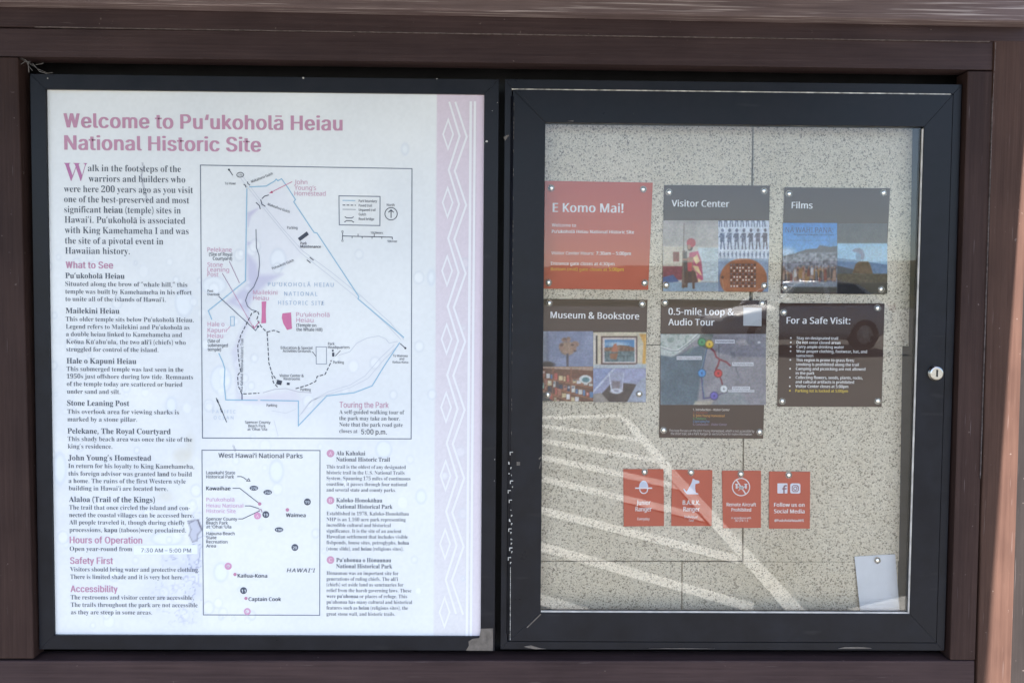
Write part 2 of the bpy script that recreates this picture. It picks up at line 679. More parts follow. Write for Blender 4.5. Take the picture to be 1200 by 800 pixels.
class Canvas:
    """a sheet of print sampled on a grid; coordinates are photograph pixels"""
    def __init__(self, x0, y0, x1, y1, res, col=(128, 128, 128)):
        self.x0, self.y0, self.x1, self.y1 = x0, y0, x1, y1
        self.w, self.h = int(round((x1-x0)*res))+1, int(round((y1-y0)*res))+1
        self.X = np.linspace(x0, x1, self.w)[None, :].repeat(self.h, 0)
        self.Y = np.linspace(y0, y1, self.h)[:, None].repeat(self.w, 1)
        self.px = 1.0/res
        self.a = np.tile(np.array(col, float), (self.h, self.w, 1))

    def blend(self, mask, col):
        m = np.clip(mask, 0, 1)[:, :, None]
        self.a = self.a*(1-m) + np.array(col, float)*m

    def poly(self, pts, col, alpha=1.0, soft=0.0):
        x, y = self.X, self.Y
        ins = np.zeros(x.shape, bool)
        d = np.full(x.shape, 1e9)
        n = len(pts)
        for i in range(n):
            ax, ay = pts[i]
            bx, by = pts[(i+1) % n]
            if ay != by:
                cond = ((ay > y) != (by > y)) & (x < (bx-ax)*(y-ay)/(by-ay)+ax)
                ins ^= cond
            L2 = (bx-ax)**2+(by-ay)**2 + 1e-9
            t = np.clip(((x-ax)*(bx-ax)+(y-ay)*(by-ay))/L2, 0, 1)
            d = np.minimum(d, np.hypot(x-ax-t*(bx-ax), y-ay-t*(by-ay)))
        sd = np.where(ins, d, -d)
        s = max(soft, self.px)
        self.blend(np.clip(sd/s+0.5, 0, 1)*alpha, col)

    def ell(self, cx, cy, rx, ry, col, alpha=1.0, soft=None):
        q = np.sqrt(((self.X-cx)/rx)**2+((self.Y-cy)/ry)**2)
        s = (soft or self.px)/min(rx, ry)
        self.blend(np.clip((1-q)/s+0.5, 0, 1)*alpha, col)

    def ring(self, cx, cy, rx, ry, wdt, col, alpha=1.0, rot=0.0):
        x, y = self.X-cx, self.Y-cy
        q = np.sqrt((x/rx)**2+(y/ry)**2)
        self.blend(np.exp(-((q-1)*min(rx, ry)/wdt)**2)*alpha, col)

    def line(self, pts, wdt, col, alpha=1.0):
        for (ax, ay), (bx, by) in zip(pts[:-1], pts[1:]):
            L2 = (bx-ax)**2+(by-ay)**2+1e-9
            t = np.clip(((self.X-ax)*(bx-ax)+(self.Y-ay)*(by-ay))/L2, 0, 1)
            d = np.hypot(self.X-ax-t*(bx-ax), self.Y-ay-t*(by-ay))
            self.blend(np.clip((wdt/2-d)/self.px+0.5, 0, 1)*alpha, col)

    def rect(self, x0, y0, x1, y1, col, alpha=1.0, soft=0.0):
        self.poly([(x0, y0), (x1, y0), (x1, y1), (x0, y1)], col, alpha, soft)

    def ns(self, cell):
        return vnoise(self.h, self.w, max(1.0, cell/self.px))

    def grain(self, amp, cell):
        self.a += ((self.ns(cell)-0.5)*2*amp)[:, :, None]

    def build(self, name, quad, y, m, parent):
        """quad: photograph corners TL, TR, BR, BL the print is stretched over"""
        if name in ('photograph', 'poster', 'aerial_map'):
            a = np.pad(self.a, ((1, 1), (1, 1), (0, 0)), mode='edge')
            self.a = (a[1:-1, 1:-1]*2+a[:-2, 1:-1]+a[2:, 1:-1]+a[1:-1, :-2]+a[1:-1, 2:])/6
            self.a *= (1+(self.ns(7)-.5)*.09+(self.ns(1.6)-.5)*.14)[:, :, None]
            self.a += ((RNG.random(self.a.shape)-.5)*12)
        s = np.linspace(0, 1, self.w)[None, :, None]
        t = np.linspace(0, 1, self.h)[:, None, None]
        c = [np.array(P(px, py, y)) for px, py in quad]
        p = (c[0]*(1-s)+c[1]*s)*(1-t) + (c[3]*(1-s)+c[2]*s)*t
        v = np.zeros((self.h*self.w, 3))
        v[:, 0] = p[:, :, 0].ravel()
        v[:, 1] = y
        v[:, 2] = p[:, :, 1].ravel()
        idx = np.arange(self.h*self.w).reshape(self.h, self.w)
        f = np.stack((idx[1:, :-1], idx[1:, 1:], idx[:-1, 1:], idx[:-1, :-1]), -1).reshape(-1, 4)
        return color_mesh(name, v.tolist(), f.tolist(), lin(np.clip(self.a, 0, 255).reshape(-1, 3)), m, parent)

PINK = (184, 138, 164)
PINKL = (196, 150, 176)
DARK = (72, 79, 92)
BLUEG = (160, 180, 205)

# ================================================================== SETTING
LOT_Y = -4.0
def ground_z(y):
    if y > LOT_Y:
        return 0.0
    return (min(LOT_Y - y, 26.0))*0.068

def build_ground():
    ys = [300, 60, 20, 5, 0, -2, LOT_Y, -8, -12, -16, -20, -25, -30, -45, -70, -120, -300, -900]
    xs = [-900, -300, -120, -60, -30, -15, -8, -4, 0, 4, 8, 15, 30, 60, 120, 300, 900]
    v, f = [], []
    for y in ys:
        for x in xs:
            v.append((x, y, ground_z(y)))
    n = len(xs)
    for i in range(len(ys)-1):
        for j in range(n-1):
            f.append((i*n+j, (i+1)*n+j, (i+1)*n+j+1, i*n+j+1))
    me = bpy.data.meshes.new('parking_lot')
    me.from_pydata(v, [], f)
    m, nt, b = mat('asphalt')
    co = coords(nt)
    big = noise(nt, co, 0.6, 4)
    fine = noise(nt, co, 120, 3)
    c = mixcol(nt, 0.5, ramp(nt, big, [(0.3, (0.056, 0.052, 0.045)), (0.7, (0.082, 0.076, 0.065))]),
               ramp(nt, fine, [(0.35, (0.04, 0.039, 0.034)), (0.7, (0.118, 0.109, 0.094))]))
    nt.links.new(c, b.inputs['Base Color'])
    b.inputs['Roughness'].default_value = 0.9
    bump(nt, b, fine, 0.4, 0.004)
    o = link('parking_lot', me, m)
    tag(o, 'grey asphalt parking lot in front of the kiosk', 'ground', kind='structure')

build_ground()

def mirror_ground(px, py):
    """where the lot point that the case glass shows at this spot of the photograph lies"""
    v = cam_vec((px-600)/FOC, -(py-400)/FOC, 1)
    t = DIST/v.y
    gx, gz = v.x*t, EYE+v.z*t
    lo, hi = 0.0, 80.0
    for _ in range(60):
        s = (lo+hi)/2
        y = -v.y*s
        if gz+v.z*s > ground_z(y):
            lo = s
        else:
            hi = s
    return gx+v.x*lo, -v.y*lo

def build_markings():
    S = [((600, 489), (660, 490), (729, 487.5), 4.2), ((600, 495), (660, 503), (752, 517), 4.5),
         ((600, 508), (637, 517.5), (768, 540), 6.0), ((600, 528), (637, 537), (795, 571), 7.0),
         ((600, 553), (637, 562), (842, 612), 8.0), ((600, 588), (640, 600.5), (866, 657), 9.5),
         ((600, 633), (646, 645), (884, 714), 11.5), ((560, 684), (637, 705), (690, 722), 14.0)]
    v, f = [], []
    def strip(pts, ws):
        n0 = len(v)
        for (x, y), wd in zip(pts, ws):
            for s in (-1, 1):
                gx, gy = mirror_ground(x, y+s*wd/2)
                v.append((gx, gy, ground_z(gy)+0.006))
        for i in range(len(pts)-1):
            f.append((n0+2*i, n0+2*i+1, n0+2*i+3, n0+2*i+2))
    for a, b, c, wd in S:
        strip([a, b, c], [wd*.9, wd, wd*1.05])
    # the long line that closes the hatched bay
    n0 = len(v)
    for x, y, wd in ((722, 488, 9), (732, 491, 11), (752, 514, 12), (790, 559, 15), (860, 637, 19), (929, 714, 24), (960, 750, 28)):
        for s in (-1, 1):
            gx, gy = mirror_ground(x+s*wd/2, y)
            v.append((gx, gy, ground_z(gy)+0.011))
        if len(v)-n0 > 2:
            k = len(v)-4
            f.append((k, k+1, k+3, k+2))
    n0 = len(v)  # pale quad added so the glass shows a patch of sunlit ground
    for x, y in ((996, 716), (1080, 697), (1150, 712), (1040, 760)):
        gx, gy = mirror_ground(x, y)
        v.append((gx, gy, ground_z(gy)+0.011))
    f.append((n0, n0+1, n0+2, n0+3))
    me = bpy.data.meshes.new('markings_and_sun_patch')
    me.from_pydata(v, [], f)
    bm = bmesh.new()
    bm.from_mesh(me)
    for fc in bm.faces:
        if fc.normal.z < 0:
            fc.normal_flip()
    bm.to_mesh(me)
    bm.free()
    m = plain('road_paint_and_sun_patch', (0.40, 0.39, 0.365), 0.8, nscale=14, namp=0.28)
    tag(link('markings_and_sun_patch', me, m), 'worn white hatched lines painted on the asphalt, with an added patch imitating sunlit ground', 'markings', kind='structure')

build_markings()

def build_hill():
    n = 160
    v, f = [], []
    for i in range(n+1):
        x = -220 + 440*i/n
        h = 5.7 + 0.042*max(-60, min(60, x)) + 0.5*math.sin(x*0.07) + 0.25*math.sin(x*0.31) + random.uniform(-.3, .3)
        v += [(x, -62, 0.9), (x, -74, h*0.62), (x, -84, h), (x, -130, h+1.0), (x, -260, 0.5)]
    for i in range(n):
        for k in range(4):
            a = i*5+k
            f.append((a, a+5, a+6, a+1))
    me = bpy.data.meshes.new('hills')
    me.from_pydata(v, [], f)
    m, nt, b = mat('dry_scrub')
    c = ramp(nt, noise(nt, coords(nt), 0.35, 6, 0.7), [(0.35, (0.035, 0.045, 0.02)), (0.55, (0.085, 0.075, 0.04)), (0.75, (0.17, 0.13, 0.075))])
    nt.links.new(c, b.inputs['Base Color'])
    b.inputs['Roughness'].default_value = 1.0
    tag(link('hills', me, m), 'low dry scrub hill beyond the parking lot', 'hill', kind='structure')

build_hill()

# ------------------------------------------------------------------ parked car across the lot (seen as a reflection in the case glass)
def build_car():
    cy = -15.4
    cz = ground_z(cy)
    t = empty('parked_car', (6.45, cy, cz), 'silver parked car mirrored in the glass of the notice case', 'car')
    paint = plain('silver_car_paint', (0.66, 0.66, 0.67), 0.45, 0.0, 0.4, namp=0.05)
    paint_roof = plain('silver_roof_paint', (0.60, 0.60, 0.61), 0.25, 0.2, namp=0.05)
    gl = plain('dark_car_glass', (0.012, 0.014, 0.016), 0.05, namp=0.05)
    ty = plain('tyre_rubber', (0.018, 0.018, 0.018), 0.85)
    rim = plain('alloy_rim', (0.55, 0.55, 0.56), 0.3, 0.7)
    red = plain('red_tail_lamp', (0.35, 0.012, 0.012), 0.15)
    wht = plain('clear_head_lamp', (0.7, 0.72, 0.74), 0.12)
    t.rotation_euler.z = -0.16
    def put(name, bm, m, par=t, smooth=True):
        o = bm_obj(name, bm, m, par, smooth)
        o.location = (0, 0, 0)
        return o
    # lofted body: outline stations from nose (-x) to tail (+x): x, half width, underside, waist
    st = [(-2.32, .55, .42, .62), (-2.22, .74, .28, .72), (-1.95, .86, .22, .80), (-1.3, .90, .2, .93), (-.75, .91, .2, .99), (0, .92, .2, 1.0),
          (.9, .92, .2, 1.02), (1.5, .91, .22, 1.05), (1.95, .88, .26, 1.06), (2.2, .80, .34, 1.02), (2.3, .66, .46, .92)]
    bm = bmesh.new()
    rings = []
    for x, hw, lo, hi in st:
        x *= .84
        ring = []
        for k in range(20):
            a = 2*math.pi*k/20
            c, s = math.cos(a), math.sin(a)
            ex = 0.42
            yy = math.copysign(abs(c)**ex, c)*hw
            zz = (lo+hi)/2 + math.copysign(abs(s)**ex, s)*(hi-lo)/2
            ring.append(bm.verts.new((x, yy*(1-0.06*max(0, s)), zz)))
        rings.append(ring)
    for a, b in zip(rings[:-1], rings[1:]):
        for k in range(20):
            bm.faces.new((a[k], a[(k+1) % 20], b[(k+1) % 20], b[k]))
    bm.faces.new(rings[0][::-1])
    bm.faces.new(rings[-1])
    put('body', bm, paint)
    # roof and glasshouse
    def tub(profile, hw0, hw1, z0, z1):
        profile = [p*.84 for p in profile]
        b = bmesh.new()
        lows = [b.verts.new((x, s*hw0, z0)) for s in (-1, 1) for x in profile[:2]]
        tops = [b.verts.new((x, s*hw1, z1)) for s in (-1, 1) for x in profile[2:]]
        b.faces.new((lows[0], lows[1], tops[1], tops[0]))
        b.faces.new((lows[2], lows[3], tops[3], tops[2]))
        b.faces.new((lows[0], lows[2], tops[2], tops[0]))
        b.faces.new((lows[1], lows[3], tops[3], tops[1]))
        b.faces.new(tops[:2]+tops[:1:-1])
        b.faces.new(lows[:2]+lows[:1:-1])
        return b
    b = tub((-1.02, 2.0, -.32, 1.25), .80, .66, .96, 1.40)
    put('window_band', b, gl, smooth=False)
    b = tub((-.46, 1.46, -.2, 1.05), .70, .50, 1.375, 1.50)
    bmesh.ops.bevel(b, geom=list(b.edges), offset=.05, segments=4, affect='EDGES')
    put('roof', b, paint_roof)
    for x0, x1 in ((-1.0, -.36), (.42, .38), (1.92, 1.28)):
        x0, x1 = x0*.84, x1*.84
        for s in (-1, 1):
            b = bmesh.new()
            w2 = .05
            q = [(x0-w2, s*.82, .97), (x0+w2, s*.82, .97), (x1+w2, s*.675, 1.41), (x1-w2, s*.675, 1.41)]
            a = [b.verts.new(p) for p in q]
            c = [b.verts.new((p[0], p[1]-s*.05, p[2])) for p in q]
            b.faces.new(a)
            b.faces.new(c[::-1])
            for i in range(4):
                b.faces.new((a[i], c[i], c[(i+1) % 4], a[(i+1) % 4]))
            put('pillar', b, paint, smooth=False)
    for s in (-1, 1):
        b = bmesh.new()
        bmesh.ops.create_cube(b, size=1, matrix=Matrix.Translation((1.84, s*.66, .9)) @ Matrix.Diagonal((.2, .32, .16, 1)))
        bmesh.ops.bevel(b, geom=list(b.edges), offset=.03, segments=2, affect='EDGES')
        put('tail_light', b, red)
        b = bmesh.new()
        bmesh.ops.create_cube(b, size=1, matrix=Matrix.Translation((-1.8, s*.6, .66)) @ Matrix.Diagonal((.22, .34, .13, 1)))
        bmesh.ops.bevel(b, geom=list(b.edges), offset=.03, segments=2, affect='EDGES')
        put('headlight', b, wht)
        for hx in (-.04, .8):
            b = bmesh.new()
            bmesh.ops.create_cube(b, size=1, matrix=Matrix.Translation((hx, s*.925, .88)) @ Matrix.Diagonal((.2, .03, .03, 1)))
            put('door_handle', b, rim)
        b = bmesh.new()
        bmesh.ops.create_icosphere(b, subdivisions=2, radius=.1, matrix=Matrix.Translation((-.68, s*.98, 1.03)) @ Matrix.Diagonal((.8, 1.1, .7, 1)))
        put('side_mirror', b, paint)
        for wx in (-1.2, 1.13):
            b = bmesh.new()
            R = Matrix.Translation((wx, s*.83, .33)) @ Matrix.Rotation(math.pi/2, 4, 'X')
            # tyre: lathe
            prof = [(.2, -.1), (.3, -.11), (.33, -.07), (.33, .07), (.3, .11), (.2, .1)]
            rg = [[b.verts.new(R @ Vector((r*math.cos(a), r*math.sin(a), h))) for r, h in prof] for a in [2*math.pi*k/28 for k in range(28)]]
            for k in range(28):
                for j in range(len(prof)):
                    p, q = rg[k], rg[(k+1) % 28]
                    b.faces.new((p[j], q[j], q[(j+1) % 6], p[(j+1) % 6]))
            wh = put('wheel', b, ty)
            b = bmesh.new()
            bmesh.ops.create_cone(b, cap_ends=True, segments=20, radius1=.07, radius2=.06, depth=.2, matrix=R)
            for k in range(8):
                a = k*math.pi/4
                Q = R @ Matrix.Rotation(a, 4, 'Z') @ Matrix.Translation((.13, 0, s*-.06)) @ Matrix.Diagonal((.2, .045, .05, 1))
                bmesh.ops.create_cube(b, size=1, matrix=Q)
            bmesh.ops.create_cone(b, cap_ends=True, segments=28, radius1=.215, radius2=.215, depth=.02, matrix=R @ Matrix.Translation((0, 0, 0)))
            o = put('rim', b, rim, wh, smooth=False)
build_car()

# ================================================================== KIOSK
YW = -0.012        # front of the brown boards
def build_kiosk():
    t = empty('notice_kiosk', (0, 0.05, 0), 'dark brown stained wooden kiosk framing the two display panels', 'kiosk')
    slab('fascia_board', [(-260, -150), (-260, -3.5), (1214, 26.2), (1214, -150)], -0.045, 0.05, M_FASCIA, t, 0.003)
    slab('upper_rail', [(-260, -20), (-260, 27), (600, 40), (1209, 49.4), (1211, -10)], YW-0.004, 0.04, M_WOODX, t, 0.002)
    slab('lower_rail', [(-260, 30), (-260, 62.5), (18, 66.2), (600, 73.8), (1130, 81.6), (1163.6, 82.2), (1165, 46)], YW, 0.04, M_WOODX, t, 0.002)
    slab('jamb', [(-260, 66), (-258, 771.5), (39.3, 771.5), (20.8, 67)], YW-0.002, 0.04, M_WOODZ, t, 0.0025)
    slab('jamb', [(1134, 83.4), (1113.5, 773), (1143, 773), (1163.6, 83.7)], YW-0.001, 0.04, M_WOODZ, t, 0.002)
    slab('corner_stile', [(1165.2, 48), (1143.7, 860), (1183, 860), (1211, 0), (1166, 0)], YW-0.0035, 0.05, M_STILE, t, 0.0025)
    slab('sill_board', [(-258, 774), (-256, 990), (1140, 990), (1142.4, 774)], YW-0.0005, 0.05, M_WOODX, t, 0.0025)
    xr = P(1196, 400, YW)[0]
    xl = P(-256, 400)[0]
    box('corner_post', xr+0.0015, xr+0.11, 0.02, 0.13, 0, 2.28, M_POST, t, 0.004)
    box('corner_post', xl-0.11, xl+0.03, 0.045, 0.16, 0, 2.28, M_POST, t, 0.004)
    box('back_panel', xl, xr-0.001, 0.13, 0.15, 0.55, 2.25, M_WOODX, t)
    box('recess_lining', xl+0.04, xr-0.035, 0.075, 0.085, 0.62, 2.2, M_BLACK, t)
    # roof: pitched board roof running front to back, eave over the panels
    bm = bmesh.new()
    xe = P(1208, 0)[0]+0.0395*0.16
    z0 = 2.31
    prof = [(-1.1, z0-0.01), (0.35, z0+0.20), (1.0, z0+0.02), (1.0, z0+0.06), (0.35, z0+0.245), (-1.1, z0+0.035)]
    a = [bm.verts.new((xl-0.2, y, z)) for y, z in prof]
    b = [bm.verts.new((xe, y, z)) for y, z in prof]
    bm.faces.new(a)
    bm.faces.new(b[::-1])
    for i in range(6):
        bm.faces.new((a[i], b[i], b[(i+1) % 6], a[(i+1) % 6]))
    bm_obj('roof', bm, M_WOODX, t)
build_kiosk()

def build_seams():
    t = bpy.data.objects['notice_kiosk']
    m = plain('dusty_highlight_seam', (0.13, 0.105, 0.105), 0.8, nscale=120, namp=0.6)  # pale joint dust, plus the lit board edge painted as a strip
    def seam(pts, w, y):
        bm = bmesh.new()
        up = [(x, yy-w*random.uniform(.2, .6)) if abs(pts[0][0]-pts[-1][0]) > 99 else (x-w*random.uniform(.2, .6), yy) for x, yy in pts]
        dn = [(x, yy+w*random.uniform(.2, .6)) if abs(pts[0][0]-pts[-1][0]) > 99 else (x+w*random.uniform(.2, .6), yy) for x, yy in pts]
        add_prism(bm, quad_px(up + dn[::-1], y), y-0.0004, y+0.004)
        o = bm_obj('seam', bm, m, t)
    ln = lambda a, b, n: [(a[0]+(b[0]-a[0])*i/n, a[1]+(b[1]-a[1])*i/n) for i in range(n+1)]
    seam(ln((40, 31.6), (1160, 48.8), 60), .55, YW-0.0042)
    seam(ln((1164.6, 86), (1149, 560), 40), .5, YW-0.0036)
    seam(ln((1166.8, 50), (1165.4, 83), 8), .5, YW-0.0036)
    # cobweb in the upper left corner
    bm = bmesh.new()
    rg = random.Random(2)
    for (ax, ay), (bx, by) in (((24, 69), (47, 82)), ((25, 68), (41, 78)), ((38, 74), (46, 84)), ((33, 72), (34, 85)), ((42, 76), (51, 74)), ((44, 82), (55, 85.6)), ((30, 70), (38, 83)), ((24, 76), (36, 72)), ((46, 84), (62, 85.4))):
        mx, my = (ax+bx)/2+rg.uniform(-2, 2), (ay+by)/2+rg.uniform(-1.5, 1.5)
        for p, q in (((ax, ay), (mx, my)), ((mx, my), (bx, by))):
            L = math.hypot(q[0]-p[0], q[1]-p[1])
            wd = rg.uniform(.18, .5)
            nx, ny = -(q[1]-p[1])/L*wd/2, (q[0]-p[0])/L*wd/2
            add_prism(bm, quad_px([(p[0]+nx, p[1]+ny), (p[0]-nx, p[1]-ny), (q[0]-nx, q[1]-ny), (q[0]+nx, q[1]+ny)], -0.004), -0.0045, -0.0035)
    o = bm_obj('cobweb', bm, plain('dusty_web', (0.20, 0.19, 0.19), 0.9))
    tag(o, 'dusty grey cobweb strands in the upper left corner beside the welcome panel', 'cobweb')
build_seams()

# ================================================================== LEFT INFORMATION PANEL
def mitre_frame(name, o, i, y0, y1, m, parent, gap=0.0001, bev=0.0005):
    """four mitred members between an outer and an inner rectangle ((x0,z0),(x1,z1))"""
    (ax, az), (bx, bz) = o
    (cx, cz), (dx, dz) = i
    bm = bmesh.new()
    g = gap/2
    members = [[(ax+g, bz), (cx+g, dz), (dx-g, dz), (bx-g, bz)],
               [(ax+g, az), (bx-g, az), (dx-g, cz), (cx+g, cz)],
               [(ax, bz-g), (ax, az+g), (cx, cz+g), (cx, dz-g)],
               [(bx, bz-g), (dx, dz-g), (dx, cz+g), (bx, az+g)]]
    for q in members:
        add_prism(bm, q, y0, y1, bev)
    return bm_obj(name, bm, m, parent)

def stained_sheet():
    c = Canvas(50, 100, 572, 750, 0.72, (219, 223, 227))
    # paper mottling
    c.a += ((c.ns(60)-0.5)*9+(c.ns(22)-0.5)*6*np.clip((330-c.X)/120, 0, 1)*np.clip((c.Y-250)/120, 0, 1))[:, :, None]*np.array((1.1, 1.0, 0.8))
    c.grain(2.2, 3)
    # bleached lower right
    d = np.clip((c.X-330)/240, 0, 1)*np.clip((c.Y-520)/230, 0, 1)
    # lavender border band, fading towards the bottom
    k = np.clip((c.Y-110)/600, 0, 1)
    band = np.clip(c.X-(511-(c.Y-110)*0.0058), 0, 1)
    lav = np.array((208, 196, 210))*(1-k[:, :, None]) + np.array((211, 211, 216))*k[:, :, None]
    m = band[:, :, None]
    c.a = c.a*(1-m) + lav*m
    c.a += ((c.ns(2)-0.5)*8*band)[:, :, None]
    right = np.clip((c.X-(558.5-(c.Y-110)*0.0085)), 0, 1)
    c.blend(right*0.5*(1-0.4*k), (212, 194, 212))
    # yellowed edges
    edge = np.clip(1-(c.Y-103)/7, 0, 1)+np.clip(1-(569-c.X)/5, 0, 1)*np.clip(1-(c.Y-100)/60, 0, 1)
    c.blend(edge*0.45*(0.6+0.8*c.ns(18)), (212, 200, 184))
    # map shading
    c.poly([(290, 222), (330, 211), (345, 236), (368, 273), (352, 296), (318, 320), (300, 330), (288, 328)], (208, 208, 224), 0.3, 9)
    c.poly([(289, 329), (288, 290), (300, 305), (303, 318), (330, 317), (312, 329), (297, 342), (292, 352), (290, 362), (284, 358), (264, 350)], (176, 174, 204), 0.6, 6)
    c.poly([(289, 355), (287, 368), (276, 395), (270, 408), (275, 430), (276, 466), (284, 466), (280, 440), (279, 408), (284, 392), (294, 370)], (196, 196, 216), 0.5, 5)
    c.poly([(289, 246), (296, 243), (302, 241), (293, 250), (290, 262)], (176, 172, 204), 0.65, 3)
    c.poly([(289, 279), (296, 281), (289, 284)], (176, 172, 204), 0.6, 2)
    c.poly([(284, 461), (318, 456), (345, 452), (352, 462), (346, 468), (286, 468)], (205, 200, 216), 0.5, 6)
    c.poly([(290, 465), (346, 462), (400, 430), (420, 395), (470, 398), (436, 450), (380, 462), (350, 495)], (212, 214, 224), 0.3, 10)
    # pale blistered rings
    rg = random.Random(5)
    spots = [(325, 300, 9, 12), (323, 548, 8, 13), (200, 470, 6, 9), (449, 522, 9, 10), (493, 578, 6, 8), (474, 173, 4, 6), (505, 321, 4, 8),
             (70, 545, 7, 18), (250, 330, 14, 10), (258, 440, 12, 16), (215, 350, 10, 16), (195, 628, 18, 8), (258, 668, 8, 11)]
    for x, y, rx, ry in spots:
        c.ell(x, y, rx, ry, (224, 231, 238), 0.55, 4)
        c.ring(x, y, rx, ry, 1.3, (190, 198, 212), 0.35)
    for _ in range(150):
        x, y = rg.uniform(56, 300), rg.uniform(280, 740)
        if rg.random() < .3:
            x = rg.uniform(240, 560)
        s = rg.uniform(1.5, 6)
        c.ell(x, y, s, s*rg.uniform(.7, 1.6), (230, 234, 238), rg.uniform(.2, .6), 3)
        c.ring(x, y, s*1.1, s*1.3, 1.0, (190, 197, 208), rg.uniform(.12, .42))
    # tan damp marks
    for x, y, rx, ry, a in ((212, 530, 10, 9, .35), (222, 520, 5, 14, .25), (193, 578, 9, 6, .3), (206, 545, 20, 5, .15), (430, 250, 30, 25, .08), (185, 450, 14, 8, .10)):
        c.ell(x, y, rx, ry, (190, 182, 158), a*(0.7), 7)
    # blue-grey wrinkled delamination by the lower map
    n1 = c.ns(9)+0.5*c.ns(4)
    wr = np.exp(-((n1-0.75)/0.05)**2)
    area = np.zeros(c.X.shape)
    for x, y, rx, ry, a in ((222, 660, 17, 16, 1.0), (226, 690, 13, 14, .9), (205, 655, 18, 8, .7), (230, 640, 8, 40, .9), (210, 720, 34, 12, .35), (195, 690, 22, 14, .35)):
        area = np.maximum(area, a*np.clip(1.4-np.sqrt(((c.X-x)/rx)**2+((c.Y-y)/ry)**2), 0, 1))
    area = area*(c.X < 237.2)
    c.blend(area*0.45, (178, 184, 208))
    c.blend(area*wr*0.8, (142, 148, 182))
    c.blend(area*np.exp(-((n1-0.62)/0.05)**2)*0.5, (226, 232, 240))
    # the lifted flake with a dark edge beside "Alaloa"
    flake = [(219.5, 607), (224, 606.5), (231, 605.5), (233.5, 612), (236, 617), (231, 623), (230, 630), (225, 632), (221, 624), (223, 617)]
    c.poly(flake, (184, 188, 206), 0.8, 2)
    c.line(flake+flake[:1], 1.2, (120, 122, 138), 0.7)
    c.line([(231, 605.5), (233.5, 612), (236, 617)], 1.6, (84, 82, 98), 0.9)
    # long hairline marks
    for pts in ([(166, 189), (168, 193), (165, 203), (168, 218), (172, 232)], [(163.5, 531), (166, 533)], [(272.5, 517.5), (275, 523.5)], [(220, 610), (226, 607)]):
        c.line(pts, 1.0, (110, 112, 130), 0.8)
    # faint marks of old tape
    c.line([(84, 420), (88, 520), (86, 600)], 1.2, (205, 212, 222), 0.5)
    return c

